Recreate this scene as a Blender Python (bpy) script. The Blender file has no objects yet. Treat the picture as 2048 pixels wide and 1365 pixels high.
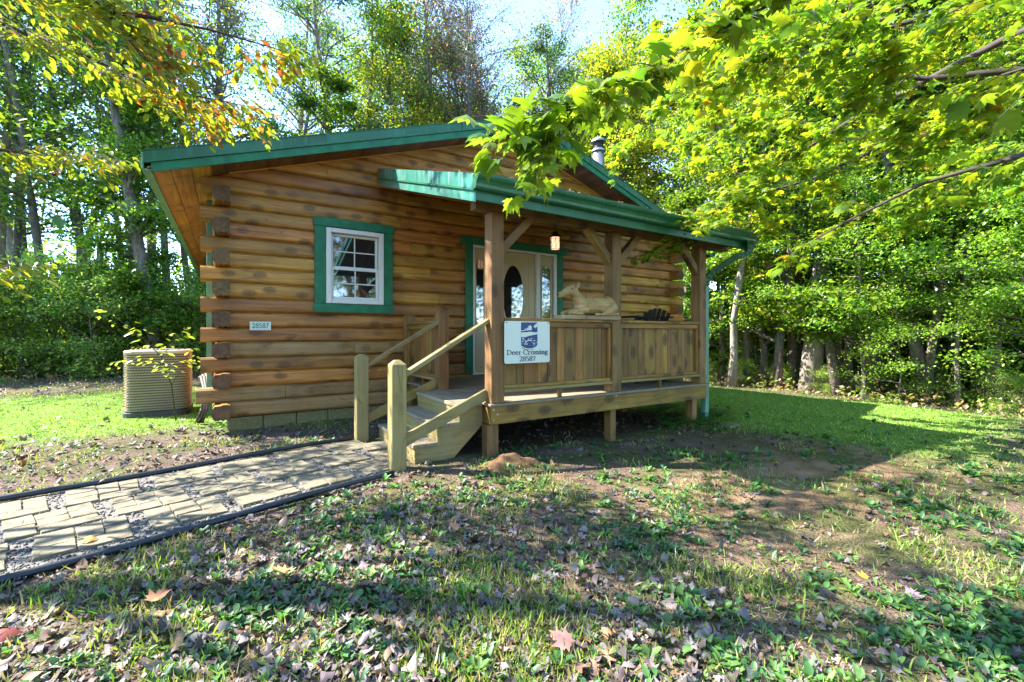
import bpy, bmesh, math, random
import numpy as np
from mathutils import Vector, Matrix, noise as mnoise

S = bpy.context.scene
COL = S.collection
R = math.radians
rng = np.random.default_rng(7)
random.seed(7)

# ------------------------------------------------------------------ camera, sky, sun, exposure
CAM_Z = 1.2
FWD = Vector((.5357, .8443, 0)); RGT = Vector((.8444, -.5358, 0))
cam = bpy.data.objects.new('camera', bpy.data.cameras.new('camera'))
COL.objects.link(cam)
cam.location = (0, 0, CAM_Z)
cam.rotation_euler = (R(90), 0, -math.atan2(.5357, .8443))
cam.data.sensor_width = 36
cam.data.lens = 36 * 892 / 2048
cam.data.shift_y = -14.5 / 2048
cam.data.clip_start = .05
cam.data.clip_end = 600
S.camera = cam

SUN_TO = Vector((-.80, .60, 1.0)).normalized()
world = bpy.data.worlds.new('World'); S.world = world
world.use_nodes = True
wn = world.node_tree.nodes; wl = world.node_tree.links
sky = wn.new('ShaderNodeTexSky'); sky.sky_type = 'NISHITA'; sky.sun_disc = False
sky.sun_elevation = math.asin(SUN_TO.z)
sky.sun_rotation = math.atan2(SUN_TO.x, SUN_TO.y)
sky.altitude = 1200; sky.air_density = .85; sky.dust_density = .05; sky.ozone_density = 3.5
wn['Background'].inputs['Strength'].default_value = .148
wl.new(sky.outputs[0], wn['Background'].inputs['Color'])
sun = bpy.data.objects.new('sun', bpy.data.lights.new('sun', 'SUN'))
COL.objects.link(sun)
sun.data.energy = 3.1; sun.data.angle = R(.5); sun.data.color = (1, .95, .86)
sun.rotation_euler = (-SUN_TO).to_track_quat('-Z', 'Y').to_euler()
sun.location = (-10, 8, 14)
S.view_settings.view_transform = 'Standard'
S.view_settings.look = 'None'
S.view_settings.exposure = 3.05
S.view_settings.gamma = 1
S.cycles.max_bounces = 7
S.cycles.diffuse_bounces = 4
S.cycles.transmission_bounces = 4
S.cycles.transparent_max_bounces = 6
S.cycles.use_denoising = True

# ------------------------------------------------------------------ materials
def nmat(name):
    m = bpy.data.materials.new(name); m.use_nodes = True
    nt = m.node_tree; nt.nodes.clear()
    o = nt.nodes.new('ShaderNodeOutputMaterial')
    b = nt.nodes.new('ShaderNodeBsdfPrincipled')
    nt.links.new(b.outputs[0], o.inputs[0])
    return m, nt, b, o

def N(nt, t, **kw):
    n = nt.nodes.new('ShaderNode' + t)
    for k, v in kw.items():
        if k[0] == 'i' and k[1:].isdigit(): n.inputs[int(k[1:])].default_value = v
        else: setattr(n, k, v)
    return n

def ramp(nt, fac, stops):
    r = nt.nodes.new('ShaderNodeValToRGB')
    el = r.color_ramp.elements
    while len(el) < len(stops): el.new(.5)
    for e, (p, c) in zip(el, stops):
        e.position = p; e.color = (*c, 1) if len(c) == 3 else c
    nt.links.new(fac, r.inputs[0])
    return r.outputs[0]

def mixc(nt, fac, a, b, mode='MIX'):
    m = nt.nodes.new('ShaderNodeMix'); m.data_type = 'RGBA'; m.blend_type = mode
    for s, v in ((0, fac), (6, a), (7, b)):
        if hasattr(v, 'is_output'): nt.links.new(v, m.inputs[s])
        else: m.inputs[s].default_value = v if s == 0 else ((*v, 1) if len(v) == 3 else v)
    return m.outputs[2]

def bump(nt, b, h, strength=.3, dist=.01):
    n = nt.nodes.new('ShaderNodeBump'); n.inputs['Strength'].default_value = strength
    n.inputs['Distance'].default_value = dist
    nt.links.new(h, n.inputs['Height']); nt.links.new(n.outputs[0], b.inputs['Normal'])

def objvec(nt, scale, rnd=40.):
    tc = N(nt, 'TexCoord'); oi = N(nt, 'ObjectInfo')
    ma = N(nt, 'Math', operation='MULTIPLY'); nt.links.new(oi.outputs['Random'], ma.inputs[0]); ma.inputs[1].default_value = rnd
    va = N(nt, 'VectorMath', operation='ADD')
    nt.links.new(tc.outputs['Object'], va.inputs[0]); nt.links.new(ma.outputs[0], va.inputs[1])
    mp = N(nt, 'Mapping'); nt.links.new(va.outputs[0], mp.inputs[0]); mp.inputs['Scale'].default_value = scale
    return mp.outputs[0], oi.outputs['Random'], va.outputs[0]

def wood(name, dark, light, knot=.6, rough=.6, grey=None, axis=0, kscale=1.0, moss=0.):
    """board or log wood: long grain, knots, each piece with its own tone"""
    m, nt, b, o = nmat(name)
    def ax(l, c):
        v = [c, c, c]; v[axis] = l; return tuple(v)
    g, rnd, raw = objvec(nt, ax(.9, 17))
    n1 = N(nt, 'TexNoise'); nt.links.new(g, n1.inputs[0]); n1.inputs['Scale'].default_value = 1.6; n1.inputs['Detail'].default_value = 7; n1.inputs['Distortion'].default_value = .5
    col = ramp(nt, n1.outputs[0], [(.28, dark), (.5, tuple((d + l) / 2 for d, l in zip(dark, light))), (.72, light)])
    # slow blotches of stain
    n2 = N(nt, 'TexNoise'); nt.links.new(raw, n2.inputs[0]); n2.inputs['Scale'].default_value = 2.3; n2.inputs['Detail'].default_value = 3
    col = mixc(nt, ramp(nt, n2.outputs[0], [(.42, (0, 0, 0)), (.72, (.55, .55, .55))]), col, tuple(c * .48 for c in dark))
    # tone of the piece
    hv = N(nt, 'HueSaturation'); nt.links.new(col, hv.inputs['Color'])
    mr = N(nt, 'MapRange'); nt.links.new(rnd, mr.inputs[0]); mr.inputs[3].default_value = .72; mr.inputs[4].default_value = 1.28
    nt.links.new(mr.outputs[0], hv.inputs['Value'])
    mh = N(nt, 'Math', operation='FRACT'); mm = N(nt, 'Math', operation='MULTIPLY'); nt.links.new(rnd, mm.inputs[0]); mm.inputs[1].default_value = 7.3
    nt.links.new(mm.outputs[0], mh.inputs[0])
    mr2 = N(nt, 'MapRange'); nt.links.new(mh.outputs[0], mr2.inputs[0]); mr2.inputs[3].default_value = .488; mr2.inputs[4].default_value = .514
    nt.links.new(mr2.outputs[0], hv.inputs['Hue'])
    col = hv.outputs[0]
    # knots
    if knot > 0:
        sx_ = N(nt, 'SeparateXYZ'); nt.links.new(raw, sx_.inputs[0]); cx_n = N(nt, 'CombineXYZ')
        m1 = N(nt, 'Math', operation='MULTIPLY'); m2 = N(nt, 'Math', operation='MULTIPLY')
        nt.links.new(sx_.outputs[axis], m1.inputs[0]); m1.inputs[1].default_value = 4.0 * kscale
        nt.links.new(sx_.outputs[2], m2.inputs[0]); m2.inputs[1].default_value = 7.5 * kscale
        nt.links.new(m1.outputs[0], cx_n.inputs[0]); nt.links.new(m2.outputs[0], cx_n.inputs[1])
        vo = N(nt, 'TexVoronoi', voronoi_dimensions='2D'); nt.links.new(cx_n.outputs[0], vo.inputs[0]); vo.inputs['Scale'].default_value = 1.0
        kc = ramp(nt, vo.outputs['Distance'], [(.0, (1, 1, 1)), (.08, (.85, .85, .85)), (.11, (.5, .5, .5)), (.15, (.9, .9, .9)), (.32, (0, 0, 0))])
        km = N(nt, 'Math', operation='MULTIPLY'); nt.links.new(kc, km.inputs[0])
        sc_ = N(nt, 'SeparateColor'); nt.links.new(vo.outputs['Color'], sc_.inputs[0])
        nt.links.new(ramp(nt, sc_.outputs[0], [(.5, (0, 0, 0)), (.6, (knot, knot, knot))]), km.inputs[1])
        col = mixc(nt, km.outputs[0], col, tuple(c * .22 for c in dark))
    if grey:
        n3 = N(nt, 'TexNoise'); nt.links.new(raw, n3.inputs[0]); n3.inputs['Scale'].default_value = 3.1; n3.inputs['Detail'].default_value = 5
        col = mixc(nt, ramp(nt, n3.outputs[0], [(.35, (0, 0, 0)), (.65, (.8, .8, .8))]), col, grey)
    # thin drying checks
    cr = N(nt, 'Mapping'); nt.links.new(raw, cr.inputs[0]); cr.inputs['Scale'].default_value = ax(.8, 11)
    v2 = N(nt, 'TexVoronoi', feature='DISTANCE_TO_EDGE'); nt.links.new(cr.outputs[0], v2.inputs[0]); v2.inputs['Scale'].default_value = 1.1
    ck = ramp(nt, v2.outputs['Distance'], [(.0, (.55, .55, .55)), (.02, (0, 0, 0))])
    col = mixc(nt, ck, col, tuple(c * .25 for c in dark))
    nt.links.new(col, b.inputs['Base Color'])
    b.inputs['Roughness'].default_value = rough
    bump(nt, b, n1.outputs[0], .35, .004)
    return m

def plain(name, c, rough=.5, metal=0., var=.15, nscale=6, bumpv=.0, streak=None, spec=.5):
    m, nt, b, o = nmat(name)
    g, rnd, raw = objvec(nt, (1, 1, 1))
    n1 = N(nt, 'TexNoise'); nt.links.new(g, n1.inputs[0]); n1.inputs['Scale'].default_value = nscale; n1.inputs['Detail'].default_value = 6
    col = ramp(nt, n1.outputs[0], [(.25, tuple(x * (1 - var) for x in c)), (.75, tuple(min(1, x * (1 + var)) for x in c))])
    if streak:
        mp = N(nt, 'Mapping'); nt.links.new(raw, mp.inputs[0]); mp.inputs['Scale'].default_value = (14, 14, 1.2)
        n2 = N(nt, 'TexNoise'); nt.links.new(mp.outputs[0], n2.inputs[0]); n2.inputs['Scale'].default_value = 1.4; n2.inputs['Detail'].default_value = 5
        col = mixc(nt, ramp(nt, n2.outputs[0], [(.5, (0, 0, 0)), (.72, (.6, .6, .6))]), col, streak)
    nt.links.new(col, b.inputs['Base Color'])
    b.inputs['Roughness'].default_value = rough; b.inputs['Metallic'].default_value = metal
    b.inputs['Specular IOR Level'].default_value = spec
    if bumpv: bump(nt, b, n1.outputs[0], bumpv, .01)
    return m

def leafmat(name, trans=.45, gain=1.0, spots=0., rough=.34, uniform=None):
    m, nt, b, o = nmat(name)
    if uniform: base = None
    at = N(nt, 'Attribute', attribute_name='tint')
    hv = N(nt, 'HueSaturation'); nt.links.new(at.outputs['Color'], hv.inputs['Color'])
    oi = N(nt, 'ObjectInfo')
    mr = N(nt, 'MapRange'); nt.links.new(oi.outputs['Random'], mr.inputs[0]); mr.inputs[3].default_value = .8; mr.inputs[4].default_value = 1.2
    nt.links.new(mr.outputs[0], hv.inputs['Value'])
    col = hv.outputs[0]
    tc = N(nt, 'TexCoord')
    if spots:
        n = N(nt, 'TexNoise'); nt.links.new(tc.outputs['Object'], n.inputs[0]); n.inputs['Scale'].default_value = 90; n.inputs['Detail'].default_value = 3
        n0 = N(nt, 'TexNoise'); nt.links.new(tc.outputs['Object'], n0.inputs[0]); n0.inputs['Scale'].default_value = 2.5
        mu = N(nt, 'Math', operation='MULTIPLY'); nt.links.new(ramp(nt, n.outputs[0], [(.54, (0, 0, 0)), (.62, (1, 1, 1))]), mu.inputs[0])
        nt.links.new(ramp(nt, n0.outputs[0], [(.5, (0, 0, 0)), (.6, (spots,) * 3)]), mu.inputs[1])
        col = mixc(nt, mu.outputs[0], col, (.13, .045, .012))
    nt.links.new(col, b.inputs['Base Color'])
    b.inputs['Roughness'].default_value = rough
    b.inputs['Specular IOR Level'].default_value = .55
    tr = N(nt, 'BsdfTranslucent')
    tcol = mixc(nt, 1.0, col, (1.7 * gain, 1.65 * gain, .75 * gain), 'MULTIPLY')
    nt.links.new(tcol, tr.inputs[0])
    mx = N(nt, 'MixShader'); mx.inputs[0].default_value = trans
    nt.links.new(b.outputs[0], mx.inputs[1]); nt.links.new(tr.outputs[0], mx.inputs[2])
    nt.links.new(mx.outputs[0], o.inputs[0])
    return m

M = {}
LOGD, LOGL = (.225, .082, .012), (.54, .255, .048)
M['log'] = wood('log_stain', LOGD, LOGL, .8, .5, None, 0, .8)
M['log_y'] = wood('log_stain_lengthwise', LOGD, LOGL, .7, .5, None, 1, .8)
M['log_grey'] = wood('log_weathered', (.18, .085, .022), (.43, .25, .08), .75, .62, (.32, .20, .085), 0, .8)
M['log_end'] = wood('log_end_grain', (.06, .03, .011), (.19, .10, .038), .5, .75, None, 1, 2)
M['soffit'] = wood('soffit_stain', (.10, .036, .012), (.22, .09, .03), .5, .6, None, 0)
M['post'] = wood('post_wood', (.13, .064, .015), (.26, .15, .042), .75, .65, None, 0, .9)
M['board'] = wood('board_wood', (.15, .066, .010), (.31, .165, .030), .95, .62, None, 0, .75)
M['treated'] = wood('treated_pine', (.20, .135, .035), (.36, .265, .085), .45, .65, (.22, .18, .08), 0, 1)
M['deck'] = wood('deck_wood', (.15, .11, .06), (.28, .22, .14), .4, .75, (.22, .19, .14), 0, 1)
M['green'] = plain('green_metal', (.009, .105, .042), .36, 0, .35, 2.2, .05, (.035, .16, .095), .5)
M['green_pale'] = plain('green_metal_chalky', (.09, .24, .17), .5, 0, .2, 3, 0, (.25, .42, .34))
M['green_sheen'] = plain('green_metal_painted_sheen', (.06, .24, .18), .28, .35, .45, 5, .05, (.30, .42, .38))  # reflected light painted in as lighter green with pale streaks
M['green_trim'] = plain('green_trim_paint', (.005, .13, .06), .6, 0, .35, 9, .15)
M['rib'] = plain('galvanised_metal', (.42, .46, .5), .35, .7, .2, 4)
M['white'] = plain('white_vinyl', (.62, .62, .60), .4, 0, .04)
M['cream'] = plain('cream_door_paint', (.50, .41, .24), .45, 0, .07, 3)
M['sign'] = plain('sign_white', (.56, .62, .56), .35, 0, .04)
M['blue'] = plain('sign_blue', (.002, .024, .15), .4, 0, .1)
M['navy'] = plain('sign_lettering', (.003, .018, .06), .4, 0, .05)
M['plaque_green'] = plain('plaque_digits', (.0, .19, .14), .4, 0, .05)
M['black'] = plain('black_paint', (.009, .008, .010), .45, 0, .3)
M['edging'] = plain('black_edging', (.012, .017, .026), .42, 0, .3, 8)
M['steel'] = plain('steel_pipe', (.34, .35, .36), .42, .8, .25)
M['iron'] = plain('dark_iron', (.02, .013, .01), .5, .3, .3)
M['ac'] = plain('air_conditioner_metal', (.46, .38, .28), .4, .3, .12, 5)
M['ac_dark'] = plain('air_conditioner_dark', (.05, .047, .045), .6, 0, .2)
M['hose'] = plain('grey_insulation', (.09, .075, .06), .7, 0, .3)
M['caulk'] = plain('yellow_caulk', (.62, .27, .03), .6, 0, .2)
M['bolt'] = plain('bolt_head', (.45, .42, .38), .4, .8, .2)
M['carved'] = wood('carved_wood', (.27, .16, .05), (.48, .34, .14), .35, .65, None, 0, 3)
M['plank'] = wood('driftwood_plank', (.3, .19, .10), (.5, .36, .22), .3, .8, None, 0, 2)
M['block'] = plain('concrete_block', (.18, .15, .07), .9, 0, .3, 30, .6, (.10, .13, .02))
M['bark'] = plain('bark', (.13, .105, .085), .9, 0, .6, 9, 1., (.26, .23, .2))
M['bark_dark'] = plain('twig_bark', (.05, .035, .026), .85, 0, .4, 14, .5)
M['bark_pale'] = plain('pale_bark', (.30, .25, .21), .85, 0, .4, 8, .8, (.12, .1, .08))
M['leaf'] = leafmat('leaf_blade', .52, 1.15)
M['leaf_near'] = leafmat('leaf_blade_spotted', .5, 1.0, .9)
M['litter'] = leafmat('dead_leaf', .12, .6, 0, .65)
M['grass'] = leafmat('grass_blade', .35, .9, 0, .5)
M['cobble'] = plain('paving_stone', (.155, .128, .082), .85, 0, .5, 11, 1., (.07, .07, .027))
M['pebble'] = plain('pebble', (.42, .39, .35), .8, 0, .5, 60)
M['mound'] = plain('bare_soil', (.13, .066, .026), .95, 0, .35, 14, 1.)

def glassmat(name, c):
    m, nt, b, o = nmat(name)
    b.inputs['Base Color'].default_value = (*c, 1); b.inputs['Roughness'].default_value = .03
    b.inputs['Specular IOR Level'].default_value = 1.0; b.inputs['IOR'].default_value = 1.75
    return m
M['glass'] = glassmat('dark_window_glass', (.015, .017, .018))
m, nt, b, o = nmat('lantern_glass')
b.inputs['Base Color'].default_value = (.8, .55, .4, 1); b.inputs['Emission Color'].default_value = (1, .55, .33, 1); b.inputs['Emission Strength'].default_value = .22
M['lamp'] = m

# ------------------------------------------------------------------ object helpers
WM = {}
def tag(o, label=None, cat=None, group=None, kind=None):
    if label: o['label'] = label
    if cat: o['category'] = cat
    if group: o['group'] = group
    if kind: o['kind'] = kind
    return o

def put(o, mat4, parent=None):
    COL.objects.link(o)
    if parent is not None:
        o.parent = parent
        o.matrix_local = WM[parent.name].inverted() @ mat4
    else:
        o.matrix_local = mat4
    WM[o.name] = mat4
    return o

def empty(name, loc, rz=0.):
    o = bpy.data.objects.new(name, None); o.empty_display_size = .2
    return put(o, Matrix.Translation(loc) @ Matrix.Rotation(rz, 4, 'Z'))

def mesh_obj(name, verts, faces, mat, parent=None, M4=None, smooth=False, mats=None, fm=None):
    """verts in world axes (M4 None: origin moved to their middle) or local to M4"""
    v = np.asarray(verts, float)
    if M4 is None:
        c = (v.min(0) + v.max(0)) / 2; v = v - c; M4 = Matrix.Translation(c)
    me = bpy.data.meshes.new(name)
    me.from_pydata(v.tolist(), [], faces)
    for k in (mats or [mat]): me.materials.append(M[k])
    if fm: me.polygons.foreach_set('material_index', fm)
    if smooth: me.polygons.foreach_set('use_smooth', [True] * len(me.polygons))
    me.update()
    return put(bpy.data.objects.new(name, me), M4, parent)

def box_geo(sx, sy, sz, ch=.004):
    """chamfered box, 24 verts"""
    ch = min(ch, sx * .3, sy * .3, sz * .3)
    hx, hy, hz = sx / 2, sy / 2, sz / 2
    V = []; idx = {}
    for ax in (0, 1, 2):
        for i in (-1, 1):
            for j in (-1, 1):
                for k in (-1, 1):
                    p = [i * (hx - (ch if ax != 0 else 0)), j * (hy - (ch if ax != 1 else 0)), k * (hz - (ch if ax != 2 else 0))]
                    idx[(ax, i, j, k)] = len(V); V.append(p)
    F = []
    for s in (-1, 1):
        F.append([idx[(0, s, -1, -1)], idx[(0, s, 1, -1)], idx[(0, s, 1, 1)], idx[(0, s, -1, 1)]][::s])
        F.append([idx[(1, -1, s, -1)], idx[(1, -1, s, 1)], idx[(1, 1, s, 1)], idx[(1, 1, s, -1)]][::s])
        F.append([idx[(2, -1, -1, s)], idx[(2, 1, -1, s)], idx[(2, 1, 1, s)], idx[(2, -1, 1, s)]][::s])
    for a in (-1, 1):
        for b_ in (-1, 1):
            F.append([idx[(0, a, b_, -1)], idx[(0, a, b_, 1)], idx[(1, a, b_, 1)], idx[(1, a, b_, -1)]])
            F.append([idx[(0, a, -1, b_)], idx[(0, a, 1, b_)], idx[(2, a, 1, b_)], idx[(2, a, -1, b_)]])
            F.append([idx[(1, -1, a, b_)], idx[(1, 1, a, b_)], idx[(2, 1, a, b_)], idx[(2, -1, a, b_)]])
            for c in (-1, 1):
                F.append([idx[(0, a, b_, c)], idx[(1, a, b_, c)], idx[(2, a, b_, c)]])
    return V, F

def board(name, p, q, w, h, mat, parent=None, up=(0, 0, 1), ch=.004):
    """a straight member from p to q; h is its size along 'up', w across; grain runs along it"""
    p, q = Vector(p), Vector(q)
    x = (q - p).normalized(); u = Vector(up)
    y = u.cross(x)
    if y.length < 1e-4: y = Vector((0, 1, 0)).cross(x)
    y.normalize(); z = x.cross(y)
    M4 = Matrix((( x.x, y.x, z.x, 0), (x.y, y.y, z.y, 0), (x.z, y.z, z.z, 0), (0, 0, 0, 1)))
    M4.translation = (p + q) / 2
    V, F = box_geo((q - p).length, w, h, ch)
    return mesh_obj(name, V, F, mat, parent, M4)

def block(name, x0, x1, y0, y1, z0, z1, mat, parent=None, ch=.004):
    """axis aligned box, grain along its longest side"""
    d = (x1 - x0, y1 - y0, z1 - z0); c = ((x0 + x1) / 2, (y0 + y1) / 2, (z0 + z1) / 2)
    k = d.index(max(d))
    if k == 0: return board(name, (x0, c[1], c[2]), (x1, c[1], c[2]), d[1], d[2], mat, parent, (0, 0, 1), ch)
    if k == 1: return board(name, (c[0], y0, c[2]), (c[0], y1, c[2]), d[0], d[2], mat, parent, (0, 0, 1), ch)
    return board(name, (c[0], c[1], z0), (c[0], c[1], z1), d[1], d[0], mat, parent, (1, 0, 0), ch)

def tube_geo(pts, rad, sides=8, caps=True):
    pts = [Vector(p) for p in pts]
    if not hasattr(rad, '__len__'): rad = [rad] * len(pts)
    V, F = [], []
    ref = Vector((0, 0, 1))
    for i, p in enumerate(pts):
        t = (pts[min(i + 1, len(pts) - 1)] - pts[max(i - 1, 0)]).normalized()
        a = t.cross(ref)
        if a.length < .15: a = t.cross(Vector((1, 0, 0)))
        a.normalize(); b_ = t.cross(a)
        for k in range(sides):
            th = 2 * math.pi * k / sides
            V.append(tuple(p + (a * math.cos(th) + b_ * math.sin(th)) * rad[i]))
    for i in range(len(pts) - 1):
        for k in range(sides):
            k2 = (k + 1) % sides
            F.append((i * sides + k, i * sides + k2, (i + 1) * sides + k2, (i + 1) * sides + k))
    if caps:
        F.append(tuple(range(sides))[::-1]); F.append(tuple(range((len(pts) - 1) * sides, len(pts) * sides)))
    return V, F

class MB:
    def __init__(s): s.v, s.f = [], []
    def add(s, g):
        n = len(s.v); s.v += [tuple(p) for p in g[0]]; s.f += [tuple(i + n for i in f) for f in g[1]]; return s
    def box(s, x0, x1, y0, y1, z0, z1, ch=.003):
        V, F = box_geo(x1 - x0, y1 - y0, z1 - z0, ch); c = ((x0 + x1) / 2, (y0 + y1) / 2, (z0 + z1) / 2)
        return s.add(([(a + c[0], b_ + c[1], d + c[2]) for a, b_, d in V], F))
    def build(s, name, mat, parent=None, smooth=False): return mesh_obj(name, s.v, s.f, mat, parent, None, smooth)

def prism_x(prof, x0, x1):
    """closed profile (y,z) swept along x; x0, x1 may be functions of z"""
    f0 = x0 if callable(x0) else (lambda z: x0); f1 = x1 if callable(x1) else (lambda z: x1)
    n = len(prof)
    V = [(f0(z), y, z) for y, z in prof] + [(f1(z), y, z) for y, z in prof]
    F = [(i, (i + 1) % n, n + (i + 1) % n, n + i) for i in range(n)] + [tuple(range(n))[::-1], tuple(range(n, 2 * n))]
    return V, F
def prism_y(prof, y0, y1):
    n = len(prof)
    V = [(x, y0, z) for x, z in prof] + [(x, y1, z) for x, z in prof]
    F = [(i, (i + 1) % n, n + (i + 1) % n, n + i) for i in range(n)] + [tuple(range(n))[::-1], tuple(range(n, 2 * n))]
    return V, F

def scatter_mesh(name, base, locs, mats, cols, mat, parent=None, M4=None, crumple=0.):
    """base (V (n,3), tris (k,3)); one copy per loc with 3x3 mats and colour: ONE mesh"""
    BV, BF = np.asarray(base[0], float), np.asarray(base[1], int)
    m, n, k = len(locs), len(BV), len(BF)
    V = np.einsum('mij,nj->mni', mats, BV) + locs[:, None, :]
    if crumple: V = V + rng.normal(0, 1, V.shape) * (np.linalg.norm(mats[:, :, 0], axis=1) * crumple)[:, None, None] * np.array([.45, .45, 1.])
    F = (BF[None] + (np.arange(m) * n)[:, None, None]).reshape(-1)
    C = np.repeat(np.concatenate([cols, np.ones((m, 1))], 1), n, 0)
    return raw_mesh(name, V.reshape(-1, 3), F, C, mat, parent, M4)

def raw_data(name, V, F, C, mat):
    me = bpy.data.meshes.new(name)
    nv, nf = len(V), len(F) // 3
    me.vertices.add(nv); me.vertices.foreach_set('co', np.ascontiguousarray(V, dtype=np.float32).ravel())
    me.loops.add(nf * 3); me.loops.foreach_set('vertex_index', np.asarray(F, np.int32))
    me.polygons.add(nf)
    me.polygons.foreach_set('loop_start', np.arange(0, nf * 3, 3, dtype=np.int32))
    me.polygons.foreach_set('loop_total', np.full(nf, 3, np.int32))
    a = me.color_attributes.new('tint', 'FLOAT_COLOR', 'POINT')
    a.data.foreach_set('color', np.ascontiguousarray(C, dtype=np.float32).ravel())
    me.update(calc_edges=True)
    me.materials.append(M[mat])
    return me
def raw_mesh(name, V, F, C, mat, parent=None, M4=None):
    return put(bpy.data.objects.new(name, raw_data(name, V, F, C, mat)), M4 or Matrix.Identity(4), parent)

def rand_rot(n, tilt, up=None, yaw=None):
    """random yaw, tilt away from level by up to ~tilt"""
    a = rng.uniform(0, 2 * np.pi, n) if yaw is None else yaw
    t = rng.normal(0, tilt, n); s = rng.normal(0, tilt, n)
    ca, sa = np.cos(a), np.sin(a); ct, st = np.cos(t), np.sin(t); cs, ss = np.cos(s), np.sin(s)
    Z = np.zeros(n); O = np.ones(n)
    Rz = np.stack([ca, -sa, Z, sa, ca, Z, Z, Z, O], 1).reshape(n, 3, 3)
    Rx = np.stack([O, Z, Z, Z, ct, -st, Z, st, ct], 1).reshape(n, 3, 3)
    Ry = np.stack([cs, Z, ss, Z, O, Z, -ss, Z, cs], 1).reshape(n, 3, 3)
    return Rz @ Rx @ Ry

def pick(pal, n, var=.18, w=None):
    pal = np.array(pal); i = rng.choice(len(pal), n, p=w)
    return np.clip(pal[i] * (1 + rng.normal(0, var, (n, 1))) * (1 + rng.normal(0, .06, (n, 3))), .003, .95)

# leaf shapes, about 1 unit long, lying in xy with the stem at the origin, pointing +y
def fan(outline, droop=.25, centre=(0, .38, .06)):
    V = [centre] + [(x, y, -droop * (x * x + (y - .4) ** 2) * 1.2) for x, y in outline]
    n = len(outline)
    return V, [(0, 1 + i, 1 + (i + 1) % n) for i in range(n)]
_h = [(.0, 0), (.14, .03), (.36, -.04), (.29, .12), (.52, .24), (.43, .33), (.60, .60), (.36, .52), (.25, .50), (.24, .72), (.10, .72)]
MAPLE = fan(_h + [(0, 1.0)] + [(-x, y) for x, y in _h[:0:-1]], .3)
_m = [(0, 0), (.33, .0), (.5, .5), (.22, .5), (0, 1.0), (-.22, .5), (-.5, .5), (-.33, .0)]
MAPLE_S = fan(_m, .3)
OVAL = ([(0, 0, 0), (.2, .28, .03), (.22, .6, .0), (0, 1, -.12), (-.22, .6, .0), (-.2, .28, .03), (0, .5, -.04)],
        [(0, 1, 6), (1, 2, 6), (2, 3, 6), (3, 4, 6), (4, 5, 6), (5, 0, 6)])
LOZ = ([(0, 0, 0), (.33, .45, .08), (0, 1, -.1), (-.33, .5, .05)], [(0, 1, 2), (0, 2, 3)])
CLUMP = None
BLADE = ([(-.045, 0, 0), (.045, 0, 0), (.03, .12, .55), (0, .42, 1.0)], [(0, 1, 2), (0, 2, 3)])

# ------------------------------------------------------------------ ground
def sstep(x): x = max(0., min(1., x)); return x * x * (3 - 2 * x)
def path_mid(x):      # centre line of the garden path, and its half width
    u = 1.2 - x
    return 4.46 - .235 * u - .012 * u * u, .73 + .03 * u
def in_path(x, y, m=0.):
    if x > 1.3 or x < -7: return False
    c, h = path_mid(x); return abs(y - c) < h + m
def gz(x, y):
    z = -.07 * sstep((x - 1.4) / 1.6) - .05 * max(0., x - 6.5) + .012 * max(0, -x - 3) * 0
    r = math.hypot(x, y)
    bump_ = .035 * mnoise.noise(Vector((x * .55, y * .55, 0))) + .014 * mnoise.noise(Vector((x * 2.3, y * 2.3, 5)))
    if x < 1.8 and x > -7.5:
        c, h = path_mid(min(x, 1.3)); d = abs(y - c) - h
        bump_ *= sstep(d / .5) if d > 0 else 0.
    if r > 24: z += .03 * (r - 24) * sstep((r - 24) / 10)
    return z + bump_
def lawn(x, y):
    """1 where mown grass grows, 0 where bare and littered"""
    a = sstep((y - 5.9 + .3 * x) / 1.6) * sstep((2.2 - x) / 1.5) if x < 2.5 else 0.
    a *= sstep((14.0 + .2 * x - y) / 3)
    # right lawn
    b_ = sstep((x - 5.2 + .15 * (y - 2)) / 1.8) * sstep((y - .4 - .12 * (x - 6)) / 1.6) * sstep((12.6 - x - .10 * (y - 6)) / 1.3)
    return max(a, b_)
g1 = np.sinh(np.linspace(-5.1, 5.1, 250)) / math.sinh(5.1) * 110
gx = g1 + 2.0; gy = g1 + 3.0
GV = [(float(x), float(y), gz(float(x), float(y))) for y in gy for x in gx]
nx = len(gx)
GF = [(j * nx + i, j * nx + i + 1, (j + 1) * nx + i + 1, (j + 1) * nx + i) for j in range(nx - 1) for i in range(nx - 1)]
me = bpy.data.meshes.new('ground'); me.from_pydata(GV, [], GF)
me.polygons.foreach_set('use_smooth', [True] * len(me.polygons))
at = me.color_attributes.new('cover', 'FLOAT_COLOR', 'POINT')
cv = []
for x, y, z in GV:
    n_ = mnoise.noise(Vector((x * .8, y * .8, 3))) * .45
    l = lawn(x, y) if math.hypot(x, y) < 40 else 0
    l = sstep(.5 + (l - .5) * 1.2 + n_ * (1 if l > .02 else 0))if l > .01 else 0
    sand = math.exp(-(((x - 4.3) / 2.6) ** 2 + ((y - 1.9) / .75) ** 2)) + .8 * math.exp(-(((x - 1.9) / .7) ** 2 + ((y - 3.1) / .4) ** 2))
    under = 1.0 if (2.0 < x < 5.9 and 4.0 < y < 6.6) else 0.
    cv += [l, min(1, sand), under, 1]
at.data.foreach_set('color', cv)
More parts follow.
